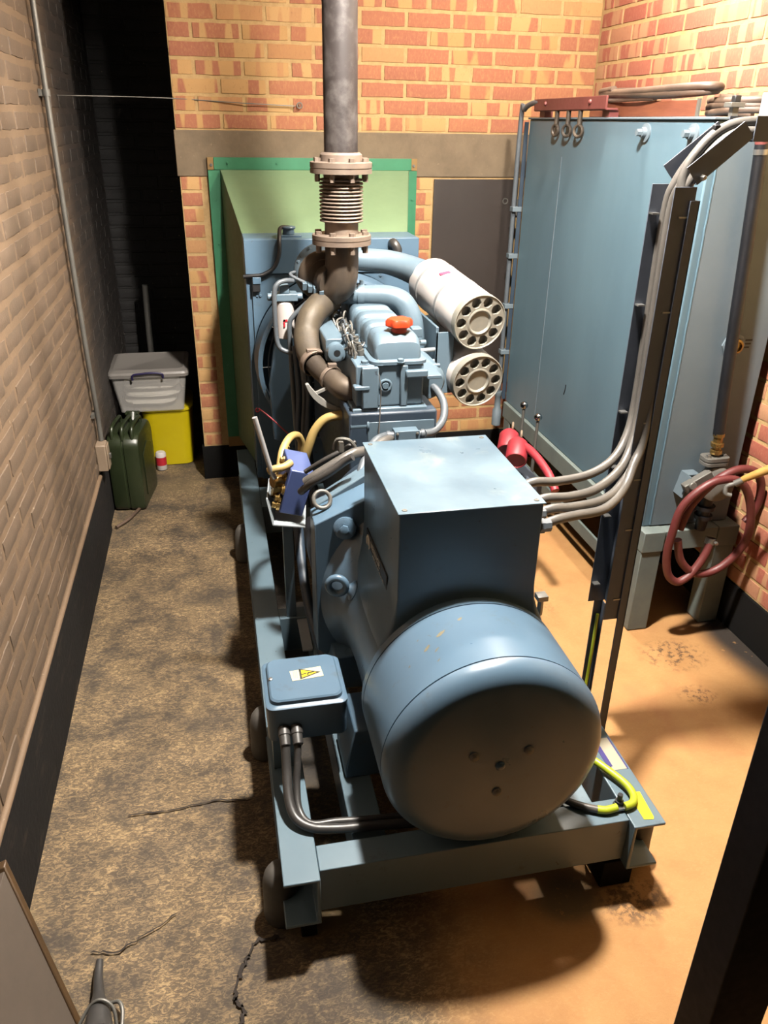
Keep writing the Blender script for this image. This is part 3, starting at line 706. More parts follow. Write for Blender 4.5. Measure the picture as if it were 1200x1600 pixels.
# air filters
fd = Vector((.872-.938, 3.20-2.75, 1.272-1.211)).normalized()
for nm, c in (('top', Vector((.938, 2.75, 1.211))), ('low', Vector((.946, 2.75, .989)))):
    F_ = build('air_filter', MB().lathe([(.022, .0995), (.022, .1005), (.455, .1005), (.47, .094), (.475, .06)], c, fd, 64), M['white'], G, label='white air filter canister, ' + ('upper' if nm == 'top' else 'lower') + ' of the two')
    for t_ in ((.19, .38) if nm == 'top' else (.19,)):
        build('band', MB().lathe([(t_-.008, .1005), (t_-.007, .1022), (t_+.007, .1022), (t_+.008, .1005)], c, fd, 64, False), M['band'], F_)
    # perforated end cap: a disc with ten round wells
    a = fd.cross(Z_).normalized(); b = a.cross(fd).normalized(); mb = MB(); NS = 20
    e = lambda r, w, t: c+fd*t+(a*math.cos(w)+b*math.sin(w))*r
    hole = MB(); mid = MB()
    ro, ri, rh = .0985, .050, .0195
    # plate built of ten sectors each with a circular hole
    for k in range(10):
        w0 = 2*math.pi*(k-.5)/10; w1 = 2*math.pi*(k+.5)/10; wc = (w0+w1)/2; hc = .0745
        outer = []
        for q in range(5): outer.append((ro, w0+(w1-w0)*q/4))
        inner = []
        for q in range(5): inner.append((ri, w1+(w0-w1)*q/4))
        loop = outer+[((ro+ri)/2, w1)]+inner+[((ro+ri)/2, w0)]
        P = [e(r, w, -.004) for r, w in loop]
        cc = e(hc, wc, -.004); m = len(P)
        ea = (a*math.cos(wc)+b*math.sin(wc)); eb = (-a*math.sin(wc)+b*math.cos(wc))
        H = []
        for p in P:
            dlt = p-cc; an = math.atan2(dlt.dot(eb), dlt.dot(ea)); H.append(cc+(ea*math.cos(an)+eb*math.sin(an))*rh)
        D = [h+fd*.022 for h in H]
        mb.add(P+H+D, [(i, (i+1) % m, m+(i+1) % m, m+i) for i in range(m)]+[(m+i, m+(i+1) % m, 2*m+(i+1) % m, 2*m+i) for i in range(m)])
    mb.lathe([(-.0039, .0515), (-.0068, .047), (-.0068, .044), (.0, .038), (.001, .0001)], c, fd, 40, False)
    mb.lathe([(.024, .1025), (-.006, .1025), (-.0075, .1000), (-.004, .0965)], c, fd, 64, False)
    build('end_cap', mb, M['cap'], F_, 0, 35, label='dished grey end cap with a ring of ten round holes')
    build('cap_backing', MB().lathe([(.0195, .098), (.0205, .098)], c, fd, 40), M['capmid'], F_)
    for k in range(10):
        wc = 2*math.pi*k/10; q = e(.0765, wc, .0119)
        hole.lathe([(0, .0165), (.0003, .0165)], q-X_*.0+a*.004*0, fd, 20)
    if nm == 'top': build('label_mark', MB().lathe([(.235, .1008), (.265, .1008)], c, fd, 64, False) if 0 else MB().obox(c+fd*.27+Vector((-.028, -.012, .0965)), (.020, 0, .004), fd*.012, (.0004, 0, .0008)), M['pinkred'], F_)
FB = build('filter_bracket', MB().box((.79, 2.80, .93), (.80, 3.15, 1.185)).box((.79, 2.80, .93), (.86, 2.808, 1.165)).box((.70, 3.10, .95), (.80, 3.11, 1.15)), M['blue_engine'], G, .002)
for z in (1.10, 1.055):
    build('bracket_rod', MB().cyl((.70, 2.79, z), (.795, 2.81, z), .008, 12), M['ledge'], FB)
build('inlet_casing', MB().lathe([(0, .055), (.03, .07), (.42, .07), (.46, .05)], (.712, 2.60, 1.035), Y_, 24), M['blue_engine'], E_)
build('side_fittings', MB().box((.665, 2.66, 1.185), (.70, 2.71, 1.215)).cyl((.655, 2.68, 1.16), (.72, 2.68, 1.16), .011, 10).box((.665, 2.44, 1.10), (.715, 2.60, 1.112)).cyl((.66, 2.62, 1.09), (.76, 2.63, 1.09), .008, 10), M['blue_engine'], E_, .002)

# radiator with fan shroud
R_ = build('radiator', MB().box((.14, 3.66, ZT), (.925, 3.85, 1.393)), M['blue'], G, .004)
build('header_tank', MB().box((.139, 3.635, 1.245), (.926, 3.66, 1.392)), M['blue'], R_, .003)
build('front_sheet', MB().box((.165, 3.645, ZT+.001), (.90, 3.66, 1.243)), M['blue'], R_, .002)
bb = MB()
for x, z in ((.20, 1.228), (.335, 1.228), (.20, 1.15), (.185, 1.15), (.195, .96), (.18, .96), (.75, 1.228)): build('sheet_bolt', MB().hexbolt((x, 3.645, z), -Y_, .006, .005), M['blue'], R_)
build('overflow_hose', MB().tube([(.36, 3.75, 1.425), (.31, 3.72, 1.43), (.295, 3.64, 1.395), (.29, 3.625, 1.33), (.265, 3.625, 1.275), (.215, 3.625, 1.245), (.175, 3.63, 1.24), (.13, 3.64, 1.235)], .009, 10, 6), M['black'], R_)
build('filler_cap', MB().box((.30, 3.70, 1.393), (.40, 3.78, 1.40)).cyl((.345, 3.74, 1.40), (.345, 3.74, 1.425), .026, 20).lathe([(0, .03), (.006, .034), (.012, .03)], (.345, 3.74, 1.423), Z_, 16), M['blue'], R_, .002)
build('latch', MB().box((.165, 3.622, 1.17), (.20, 3.646, 1.225)), M['black'], R_, .003)
build('latch_top', MB().box((.168, 3.618, 1.205), (.205, 3.63, 1.235)), M['blue'], R_, .002)
build('vent_elbow', MB().tube([(.80, 3.63, 1.37), (.80, 3.59, 1.375), (.815, 3.58, 1.345), (.80, 3.60, 1.31), (.78, 3.63, 1.30)], .02, 14, 6), M['cable_dark'], R_)
SC = (.55, .86)
build('fan_shroud', MB().lathe([(0, .395), (0, .37), (-.15, .365), (-.155, .372), (-.15, .385), (-.03, .395)], (SC[0], 3.645, SC[1]), Y_, 64, False), M['blue'], R_)
build('shroud_backing', MB().lathe([(-.004, .37), (-.002, .37)], (SC[0], 3.64, SC[1]), Y_, 48), M['blue_dark'], R_)
g = MB()
for rr_ in (.34, .30, .26, .22, .18): g.ring((SC[0], 3.50, SC[1]), Y_, rr_, .003, 48, 6)
for i in range(12):
    w = math.pi*i/6; g.cyl((SC[0]+.12*math.cos(w), 3.50, SC[1]+.12*math.sin(w)), (SC[0]+.367*math.cos(w), 3.50, SC[1]+.367*math.sin(w)), .003, 6)
build('fan_guard', g, M['black'], R_)
for i in range(7):
    w = 2*math.pi*i/7; ca = Vector((math.cos(w), 0, math.sin(w))); cb = Vector((-math.sin(w), 0, math.cos(w)))
    build('fan_blade', MB().obox(Vector((SC[0], 3.57, SC[1]))+ca*.2, ca*.14, cb*.05+Y_*.02, Y_*.002-cb*.0008), M['blue_dark'], R_)
build('fan_hub', MB().cyl((SC[0], 3.36, SC[1]), (SC[0], 3.60, SC[1]), .07, 24), M['blue_dark'], R_)
build('belt_guard', MB().prism([(.215, .55), (.30, .50), (.36, .62), (.36, 1.02), (.31, 1.10), (.235, .98), (.205, .80)], 3.40, 3.44), M['blue'], R_, .004)

# fuel filter at the engine's left and its pipe loops
FF = build('fuel_filter', MB().lathe([(-.075, .02), (-.07, .034), (.06, .036), (.066, .03)], (.252, 3.0, 1.19), Z_, 28), M['white'], G, label='white screw-on fuel filter with red print')
build('filter_head', MB().box((.205, 2.965, 1.258), (.30, 3.035, 1.285)).box((.235, 2.98, 1.285), (.27, 3.02, 1.315)).cyl((.19, 3.0, 1.27), (.32, 3.0, 1.27), .014, 14), M['blue_engine'], FF, .003)
build('filter_print', MB().box((.243, 2.9628, 1.185), (.258, 2.9645, 1.193)).box((.243, 2.9628, 1.165), (.249, 2.9645, 1.193)), M['redprint'], FF)
FF2 = build('filter_pipes', MB().tube([(.285, 2.98, 1.33), (.255, 2.96, 1.335), (.225, 2.95, 1.325), (.212, 2.945, 1.29), (.212, 2.945, 1.16), (.22, 2.94, 1.10), (.25, 2.93, 1.08), (.28, 2.92, 1.08)], .009, 10, 5)
            .tube([(.33, 2.93, 1.26), (.28, 2.93, 1.215), (.262, 2.93, 1.18), (.262, 2.93, 1.08), (.27, 2.92, .80), (.28, 2.9, .55)], .009, 10, 5)
            .tube([(.30, 3.05, 1.35), (.28, 3.02, 1.345), (.33, 3.0, 1.32)], .006, 8, 5), M['conduit'], FF)
for i, (x, r_) in enumerate(((.275, .012), (.292, .010), (.312, .014), (.300, .009))):
    build('drop_pipe', MB().tube([(x, 2.90-.02*i, 1.11-.02*i), (x+.008, 2.86, .95), (x-.006, 2.82, .75), (x+.02, 2.78, .5)], r_, 10, 5), M['conduit' if i % 2 else 'blue_dark'], FF)
for i in range(4):
    build('bleed_fitting', MB().obox((.33+.018*i, 3.02-.02*i, 1.315-.006*i), (.008, 0, 0), (0, .03, .01), (0, -.004, .012)), M['blue_engine'], FF)

# hoses, cables and fittings in the gap left of the flywheel
HZ = build('yellow_hose', MB().tube([(.425, 2.58, .938), (.385, 2.585, .940), (.34, 2.59, .925), (.305, 2.59, .885), (.283, 2.59, .83), (.268, 2.60, .77), (.262, 2.62, .70)], .0165, 16, 6), M['yellowhose'], G, label='yellowed fuel hose with brass end fittings')
build('hose_end', MB().lathe([(0, .018), (.01, .018), (.01, .014), (.02, .014), (.02, .017), (.032, .017)], (.418, 2.58, .938), X_, 6), M['brass'], HZ)
H2 = build('yellow_hose', MB().tube([(.150, 2.42, .745), (.166, 2.46, .79), (.185, 2.52, .845), (.215, 2.58, .868), (.245, 2.62, .862), (.262, 2.64, .83), (.262, 2.65, .79)], .0135, 14, 8), M['yellowhose'], G)
rb = MB()
for i in range(10):
    u = i/9; rb.ring((.163+.035*u, 2.455+.09*u, .785+.065*u), (.3, .75, .65), .0135, .0022, 14, 6)
build('hose_ribs', rb, M['yellowhose'], H2)
H3 = build('yellow_hose', MB().tube([(.125, 2.36, .843), (.145, 2.355, .852), (.175, 2.36, .855), (.20, 2.38, .86)], .0125, 14, 6), M['yellowhose'], G)
build('hose_end', MB().cyl((.150, 2.42, .748), (.146, 2.405, .728), .016, 6), M['brass'], H2)
# violet-blue box with brass valves on its left flank, held on a pale angle plate
bx = Vector((.076, 0, -.021)); bz = Vector((.046, 0, .149)); by = Vector((-.012, .11, .035)); tl = Vector((.198, 2.35, .845))
cB = tl+bx*.5-bz*.5+by*.5
CB = build('control_box', MB().obox(cB, bx*.5, by*.5, bz*.5), M['blue_box'], G, .003, label='violet-blue metal box with brass fittings')
rr = random.Random(11)
for i in range(11):
    u = rr.uniform(.1, .9); w = rr.uniform(.08, .92); p = tl+by*u-bz*w; L_ = rr.uniform(.008, .026)
    build('brass_fitting', MB().lathe([(0, .016), (L_*.4, .016), (L_*.4, .011), (L_, .011), (L_, .006)], p, -bx, 8), M['brass'], CB)
build('box_shelf', MB().hexa([(.128, 2.33, .660), (.235, 2.33, .642), (.255, 2.48, .650), (.148, 2.48, .668), (.128, 2.33, .664), (.235, 2.33, .646), (.255, 2.48, .654), (.148, 2.48, .672)])
      .hexa([(.128, 2.33, .660), (.132, 2.33, .660), (.152, 2.48, .668), (.148, 2.48, .668), (.112, 2.35, .748), (.116, 2.35, .748), (.136, 2.50, .756), (.132, 2.50, .756)]), M['ledge'], G)
build('shelf_post', MB().box((.165, 2.40, .24), (.20, 2.43, .655)), M['blue_engine'], G, .002)
LV = build('pump_lever', MB().tube([(.091, 2.35, 1.032), (.112, 2.35, .94), (.134, 2.352, .845), (.15, 2.38, .80)], .0085, 14, 4, True), M['chrome'], G, label='polished steel lever rod')
build('lever_pivot', MB().cyl((.135, 2.37, .80), (.175, 2.39, .795), .02, 14).box((.14, 2.38, .755), (.165, 2.40, .80)), M['brass'], LV, .002)
build('dipstick', MB().tube([(.145, 3.38, .712), (.138, 3.38, .704), (.142, 3.38, .694), (.152, 3.38, .698), (.152, 3.38, .708), (.16, 3.36, .708), (.20, 3.33, .68), (.25, 3.28, .64), (.29, 3.25, .61)], .0032, 8, 5), M['redplug'], G, label='thin red dipstick with a looped end')
for i, P in enumerate(([(.55, 2.41, .915), (.50, 2.36, .92), (.45, 2.31, .915), (.405, 2.275, .925), (.375, 2.255, .925), (.33, 2.245, .905), (.27, 2.245, .87), (.235, 2.26, .84)],
                       [(.372, 2.19, .945), (.345, 2.20, .925), (.30, 2.205, .89), (.25, 2.23, .85), (.22, 2.28, .80)],
                       [(.40, 2.30, .95), (.36, 2.29, .93), (.30, 2.29, .90), (.24, 2.32, .85)])):
    build('engine_cable', MB().tube(P, (.0165, .0125, .008)[i], 14, 6), M['cable_dark' if i else 'cable'], G)
build('lifting_ring', MB().ring((.268, 2.13, .838), (.1, -.75, .45), .026, .0065, 28, 10), M['galv'], G)
CLP = build('cable_clip', MB().tube([(.33, 2.30, .93), (.34, 2.29, .965), (.375, 2.28, .965), (.395, 2.28, .94)], .006, 8, 5).box((.345, 2.28, .925), (.36, 2.31, .955)), M['galv'], G)
# little junction box on the flywheel cover plate with a cable each side
JB = build('sender_box', MB().box((.545, 2.375, .884), (.626, 2.417, .947)), M['blue_engine'], G, .002)
build('sender_lid', MB().box((.543, 2.368, .882), (.628, 2.375, .949)), M['blue_engine'], JB, .001)
for x in (.552, .619):
    for z in (.892, .940): build('box_screw', MB().hexbolt((x, 2.368, z), -Y_, .004, .003), M['galv'], JB)
for s_, x in ((-1, .545), (1, .626)): build('cable_gland', MB().lathe([(0, .013), (.012, .013), (.012, .016), (.022, .016), (.026, .012)], (x, 2.397, .927), (s_, 0, 0), 12), M['conduit'], JB)
build('sender_cable', MB().tube([(.65, 2.397, .927), (.69, 2.42, .925), (.735, 2.47, .945), (.752, 2.53, .985), (.735, 2.60, 1.02), (.70, 2.66, 1.03)], .0135, 14, 6), M['conduit'], G)
build('sender_cable', MB().tube([(.52, 2.397, .927), (.48, 2.36, .928), (.44, 2.30, .912), (.41, 2.24, .885), (.39, 2.20, .85)], .0135, 14, 6), M['conduit'], G)

# cable box on the skid, lower left, with its warning label
TBX = build('cable_box', MB().loft([[(p[0], p[1], z) for p in rrect(.050, 1.632, .262, 1.835, .022, 5)] for z in (.372, .375, .470)]), M['blue'], G, 0, 30)
build('bracket', MB().box((.06, 1.66, ZT), (.13, 1.80, .372)), M['blue_frame'], TBX)
build('box_lid', MB().loft([[(p[0], p[1], z) for p in rrect(.047+g_, 1.629+g_, .265-g_, 1.838-g_, .024, 6)] for z, g_ in ((.470, 0), (.479, 0), (.482, .004), (.484, .012), (.494, .013), (.498, .017), (.4985, .024))]), M['blue'], TBX, 0, 25, )
build('lid_screw', MB().lathe([(0, .006), (.004, .006), (.005, .004)], (.067, 1.735, .498), Z_, 12), M['steel'], TBX)
LB = build('warning_label', MB().obox((.166, 1.742, .4992), (.043, .004, 0), (-.002, .0215, 0), (0, 0, .0004)), M['labelpale'], TBX, 0, 0)
def tri(s_, z, h): 
    c = Vector((.172, 1.7425, 0)); P = [(-.026, .024), (-.026, -.024), (.034, 0)]
    cx = sum(p[0] for p in P)/3
    Q = [(c.x+cx+(p[0]-cx)*s_+.02*(0), c.y+p[1]*s_) for p in P]
    return MB().prism(Q[::1], z, z+h, 'z')
build('label_sign', tri(.98, .4996, .0004), M['ink'], TBX, 0, 0)
build('label_field', tri(.70, .5000, .0004), M['warn'], TBX, 0, 0)
zg = [(-.014, -.004), (.000, -.002), (.003, -.009), (.006, -.001), (.022, .001), (.022, .0035), (.004, .003), (.001, -.003), (-.001, .001), (-.014, -.0015)]
build('label_bolt', MB().prism([(.166+x, 1.7425+y*1.25) for x, y in zg], .5004, .5007, 'z'), M['ink'], TBX, 0, 0)
for i in range(3): build('label_print', MB().box((.129+i*.0045, 1.727, .4996), (.1315+i*.0045, 1.757, .4998)), M['platewhite'], TBX, 0, 0)
for i, x in enumerate((.090, .123)):
    build('cable_gland', MB().lathe([(0, .0165), (.022, .0165), (.024, .0145), (.05, .0135), (.052, .0115)], (x, 1.636, .412), (0, -.82, -.40), 18), M['cable_dark'], TBX, label='grey rubber cable gland')
build('skid_cable', MB().tube([(.090, 1.60, .395), (.088, 1.56, .345), (.086, 1.50, .300), (.098, 1.455, .275), (.135, 1.425, .265), (.20, 1.412, .262), (.28, 1.405, .262), (.40, 1.40, .255), (.46, 1.42, .24)], .0125, 14, 6), M['cable_dark'], G)
build('skid_cable', MB().tube([(.123, 1.60, .395), (.118, 1.57, .35), (.110, 1.53, .305), (.110, 1.48, .272), (.135, 1.44, .262), (.20, 1.437, .26), (.28, 1.43, .258), (.40, 1.43, .25)], .0095, 12, 6), M['cable_dark'], G)
# earth bonding cable at the right front corner
EB = build('earth_bolt', MB().cyl((.937, 1.352, ZT), (.937, 1.352, ZT+.045), .007, 10).hexbolt((.937, 1.352, ZT), Z_, .014, .016).lathe([(.016, .012), (.024, .012)], (.937, 1.352, ZT), Z_, 6), M['black_iron'], G)
build('earth_cable', MB().tube([(.80, 1.66, .32), (.86, 1.60, .30), (.915, 1.53, .278), (.955, 1.47, .27), (.983, 1.41, .268), (.987, 1.37, .266), (.972, 1.345, .265), (.945, 1.338, .264)], .0105, 12, 6), M['earthyellow'], G, label='yellow and green earth cable')
build('earth_cable', MB().tube([(.925, 1.34, .264), (.895, 1.338, .262), (.873, 1.345, .262)], .0105, 12, 6), M['earthyellow'], G, label='yellow-sleeved earth cable end')
build('earth_tail', MB().tube([(.875, 1.344, .262), (.84, 1.362, .262), (.81, 1.39, .258), (.79, 1.43, .25)], .0098, 12, 6), M['cable'], G)
build('cable_lug', MB().box((.918, 1.333, .256), (.955, 1.347, .262)), M['steel'], G)
idp = build('rating_plate', MB().hexa([(.985, 1.475, ZT), (1.026, 1.475, ZT), (1.026, 1.60, ZT), (.985, 1.60, ZT), (.985, 1.475, ZT+.001), (1.026, 1.475, ZT+.001), (1.026, 1.60, ZT+.001), (.985, 1.60, ZT+.001)]), M['platewhite'], G, 0, 0, label='off-white rating plate with a violet edge')
build('plate_band', MB().box((.976, 1.49, ZT), (.990, 1.60, ZT+.0014)), M['violetprint'], idp, 0, 0)
build('plate_edge', MB().box((1.026, 1.475, ZT), (1.030, 1.60, ZT+.0012)), M['violetprint'], idp, 0, 0)
build('tape_strip', MB().prism([(.984, 1.30), (1.008, 1.296), (1.013, 1.302), (1.019, 1.39), (.992, 1.392), (.984, 1.39)], ZT, ZT+.0012, 'z'), M['tape'], G, 0, 0, label='strip of bright yellow tape')
# bits down in the gap between the left beam and the alternator
build('starter_motor', MB().cyl((.30, 2.26, .52), (.30, 2.56, .52), .055, 24).cyl((.30, 2.30, .60), (.30, 2.46, .60), .03, 16), M['black_iron'], E_)
build('drain_pipe', MB().tube([(.23, 2.56, .62), (.225, 2.4, .48), (.235, 2.25, .36), (.26, 2.1, .28), (.27, 2.0, .24)], .018, 12, 6), M['blue_dark'], E_)
build('brass_union', MB().lathe([(0, .016), (.02, .016), (.02, .02), (.035, .02)], (.235, 2.52, .60), (0, -.6, .6), 8), M['brass'], E_)
build('support_plate', MB().box((.20, 2.20, .236), (.235, 2.50, .242)), M['ledge'], G)

# ------------------------------------------------------------------ exhaust stack
XS = thing('exhaust_stack', (.463, 2.95, 1.4625), 'tall dark steel exhaust pipe with a ribbed bellows rising from the engine', 'exhaust pipe')
px, py = .463, 2.95
build('pipe', MB().lathe([(1.76, .058), (ZC+.02, .058)], (px, py, 0), Z_, 48), M['rustpipe'], XS)
build('upper_flange', MB().lathe([(1.698, .06), (1.698, .108), (1.713, .108), (1.7135, .105), (1.716, .105), (1.7165, .108), (1.733, .108), (1.735, .105), (1.736, .075), (1.757, .073), (1.764, .066), (1.764, .05)], (px, py, 0), Z_, 56), M['rust'], XS, 0, 25)
build('lower_flange', MB().lathe([(1.463, .055), (1.463, .106), (1.478, .106), (1.4785, .103), (1.481, .103), (1.4815, .106), (1.495, .106), (1.497, .103), (1.498, .062)], (px, py, 0), Z_, 56), M['rust'], XS, 0, 25)
pr = [(1.497, .060), (1.535, .060)]
z = 1.537
for i in range(12):
    pr += [(z, .060), (z+.003, .076), (z+.006, .078), (z+.009, .076), (z+.0115, .060)]; z += .0122
pr += [(z+.002, .062), (1.70, .062)]
build('bellows', MB().lathe(pr, (px, py, 0), Z_, 56, False), M['rust'], XS, 0, 50)
for i in range(8):
    w = 2*math.pi*(i+.35)/8; x, y = px+.09*math.cos(w), py+.09*math.sin(w)
    for za, zb, r_ in ((1.735, 1.747, .012), (1.672, 1.698, .009), (1.497, 1.508, .012), (1.436, 1.463, .010)):
        build('flange_bolt', MB().lathe([(za, r_), (zb, r_)], (x, y, 0), Z_, 6), M['rust'], XS)

# ------------------------------------------------------------------ green duct between the radiator and the wall
D_ = thing('radiator_duct', (.54, YB-.006, .19), 'green sheet-metal duct on the back wall behind the radiator', 'duct')
x0, x1, z0, z1 = .012, 1.063, .192, 1.694; i0, i1, j0, j1 = .072, 1.02, .25, 1.638; t_ = .008; yf, yw = YB-.022, YB-.008
build('frame_side', MB().box((x0, yf, z0+.058), (i0, yw, z1-.058)), M['green'], D_, .002)
build('frame_side', MB().box((i1, yf, z0+.058), (x1, yw, z1-.058)), M['green'], D_, .002)
build('frame_top', MB().box((x0+.03, yf-.001, j1), (x1-.03, yw, z1)), M['green'], D_, .002)
build('frame_bottom', MB().box((x0, yf, z0), (x1, yw, z0+.058)), M['gusset'], D_, .002)
for a, b in ((x0, x0+.03), (x1-.03, x1)): build('corner_piece', MB().box((a, yf+.001, j1), (b, yw, z1)), M['gusset'], D_, .001, label='ochre corner piece')
ry = 3.85; ra, rb_, rz0, rz1 = .142, .923, .26, 1.388
def sheet(p, n_): return MB().hexa([*p, *[tuple(Vector(q)+Vector(n_)*.003) for q in p]])
build('duct_top', sheet([(i0, yf, j1), (i1, yf, j1), (rb_, ry, rz1), (ra, ry, rz1)], (0, 0, -1)), M['green_pale'], D_, 0, 0)
build('duct_side', sheet([(i0, yf, j0), (i0, yf, j1), (ra, ry, rz1), (ra, ry, rz0)], (1, 0, 0)), M['green_pale'], D_, 0, 0)
build('duct_side', sheet([(i1, yf, j0), (i1, yf, j1), (rb_, ry, rz1), (rb_, ry, rz0)], (-1, 0, 0)), M['green_pale'], D_, 0, 0)
for z in (.45, .66, .87, 1.08, 1.29, 1.50):
    for x in (.042, 1.04): build('frame_screw', MB().hexbolt((x, yf, z), -Y_, .006, .004), M['green'], D_)
for x in (.11, .35, .60, .83): build('frame_screw', MB().hexbolt((x, yf-.001, 1.668), -Y_, .006, .004), M['green'], D_)
for x in (.03, 1.045): build('frame_screw', MB().hexbolt((x, yf, 1.66), -Y_, .006, .004), M['galv'], D_)

# ------------------------------------------------------------------ dark board on the back wall
P_ = thing('access_door', (1.39, YB-.006, .492), 'plain dark brown access board in the back wall beside the tank', 'access door')
build('board', MB().box((1.160, YB-.013, .492), (1.622, YB-.001, 1.598)), M['doorboard'], P_, .002)
build('latch_hole', MB().ring((1.555, YB-.0135, 1.49), (0, 1, 0), .013, .004, 20, 6), M['galv'], P_)
build('hinge', MB().cyl((1.624, YB-.012, 1.42), (1.624, YB-.012, 1.50), .006, 8), M['galv'], P_)

# ------------------------------------------------------------------ fuel tank on its stand
TK = thing('fuel_tank', (1.76, 3.25, 0), 'tall blue-grey steel fuel tank on a stand along the right wall', 'tank')
TX0, TX1, TY0, TY1, TZ0, TZ1 = 1.57, 1.935, 2.47, 4.055, .452, 1.882
body = build('tank_body', MB().box((TX0, TY0+.002, TZ0), (TX1, TY1, TZ1)), M['tank'], TK, .006)
build('end_plate', MB().box((TX0+.03, TY0-.002, TZ0+.004), (TX1-.002, TY0+.004, TZ1-.012)), M['tank_end'], TK, .002)
build('top_flange', MB().box((TX0-.008, TY0-.004, TZ1), (TX1, TY1+.004, TZ1+.008)), M['tank_end'], TK, .002)
wm_ = MB(); rr = random.Random(3)
zz = TZ0+.02
wm_.tube([(TX0+.03+rr.uniform(-.001,.001), TY0-.001, TZ0+.01+i*.02) for i in range(68)], .0035, 6, 1, False); build('weld_bead', wm_, M['tank'], TK)
build('seam', MB().box((TX0-.002, 3.622, TZ0+.05), (TX0+.002, 3.627, TZ1-.15)), M['tank_end'], TK)
build('scratch_mark', MB().tube([(TX0-.0005, 3.30, .775), (TX0-.0005, 3.302, .75), (TX0-.0005, 3.312, .725)], .003, 6, 4), M['black'], TK)
for y in (2.894, 2.582):
    build('flange_boss', MB().lathe([(0, .032), (.006, .032), (.008, .018), (.022, .016)], (TX0, y, 1.84), -X_, 20).lathe([(.022, .012), (.04, .012)], (TX0, y, 1.84), -X_, 6), M['tank_end'], TK)
# stand: four legs, rails, a brace
for x in (1.555, 1.875):
    for y in (2.42, 3.93):
        build('leg', MB().box((x, y, 0), (x+.085, y+.085, .365)), M['stand'], TK, .003)
for x in (1.553, 1.873): build('side_rail', MB().box((x, 2.415, .365), (x+.09, 4.04, .452)), M['stand'], TK, .003)
build('end_rail', MB().box((1.643, 2.42, .365), (1.873, 2.48, .450)), M['stand'], TK, .003)
build('end_rail', MB().box((1.643, 3.97, .365), (1.873, 4.03, .450)), M['stand'], TK, .003)
build('brace', MB().obox((1.60, 3.25, .16), (.006, 0, 0), (0, .72, 0), (0, 0, .03)), M['stand'], TK, .002)
# outlet: hose tail, unions, flange, gate valve on the near end
V_ = build('stand_pipe', MB().tube([(1.722, 2.435, 1.825), (1.738, 2.435, 1.60), (1.755, 2.43, 1.30), (1.772, 2.425, 1.0), (1.782, 2.42, .845)], .021, 18, 5), M['black_iron'], TK, label='black hose running down the tank end')
build('hose_cap', MB().lathe([(0, .021), (.035, .022), (.05, .018), (.06, .008)], (1.722, 2.435, 1.815), (-.06, 0, 1), 18), M['maroon'], V_)
build('hose_collar', MB().lathe([(0, .0225), (.016, .0225)], (1.724, 2.435, 1.785), (-.06, 0, 1), 18), M['steel'], V_)
build('hose_union', MB().lathe([(0, .014), (.005, .022), (.02, .022), (.022, .016), (.03, .016), (.034, .024), (.048, .024), (.05, .017), (.07, .017), (.072, .021), (.085, .021)], (1.785, 2.418, .765), (-.04, 0, 1), 8), M['brass'], V_)
GV = build('gate_valve', MB().prism([(p[0], p[1]) for p in rrect(1.735, 2.385, 1.835, 2.452, .022, 4)], .745, .760, 'z').prism(rrect(1.735, 2.385, 1.835, 2.452, .022, 4), .728, .741, 'z').lathe([(.60, .028), (.66, .034), (.70, .03), (.73, .024)], (1.79, 2.42, 0), Z_, 20)
           .lathe([(-.02, .062), (.0, .066), (.022, .066), (.03, .05)], (1.795, 2.40, .655), (-.25, -1, .2), 28), M['galv'], TK, .001)
build('valve_lugs', MB().obox((1.712, 2.39, .675), (.05, 0, .028), (0, .016, 0), (-.008, 0, .014)).lathe([(0, .016), (.012, .016)], (1.682, 2.372, .665), (0, -1, .2), 10), M['galv'], GV, .003)
build('valve_tail', MB().lathe([(.45, .02), (.50, .024), (.50, .034), (.515, .034), (.515, .024), (.54, .024), (.54, .038), (.555, .038), (.555, .026), (.60, .026)], (1.79, 2.42, 0), Z_, 20), M['black_iron'], GV)
for x in (1.752, 1.818): build('flange_bolt', MB().hexbolt((x, 2.41, .760), Z_, .009, .008), M['steel'], GV)
build('gauge_boss', MB().lathe([(0, .045), (.010, .045), (.014, .036), (.02, .034)], (1.795, TY0, 1.165), -Y_, 8), M['tank_end'], TK)
build('gauge_plug', MB().lathe([(.02, .027), (.028, .025), (.03, .018), (.022, .016)], (1.797, TY0, 1.165), -Y_, 20), M['brass'], TK)
for i in range(3): build('lettering', text_mb(('NO 1', 'TANK', 'DRAIN')[i], .012, frame4((1.862, TY0-.0022, 1.180-.014*i), (1, 0, 0), (0, 0, 1))), M['ink'], TK, 0, 0) if 0 else build('stencil_mark', MB().box((1.843, TY0-.0028, 1.178-.013*i), (1.843+.028-.004*i, TY0-.0018, 1.184-.013*i)), M['ink'], TK, 0, 0)
build('drip_bracket', MB().hexa([(1.672, 2.405, .60), (1.677, 2.405, .60), (1.677, 2.468, .60), (1.672, 2.468, .60), (1.690, 2.40, .685), (1.695, 2.40, .685), (1.695, 2.468, .685), (1.690, 2.468, .685)]).box((1.69, 2.42, .683), (1.74, 2.468, .687)), M['tank_end'], TK)

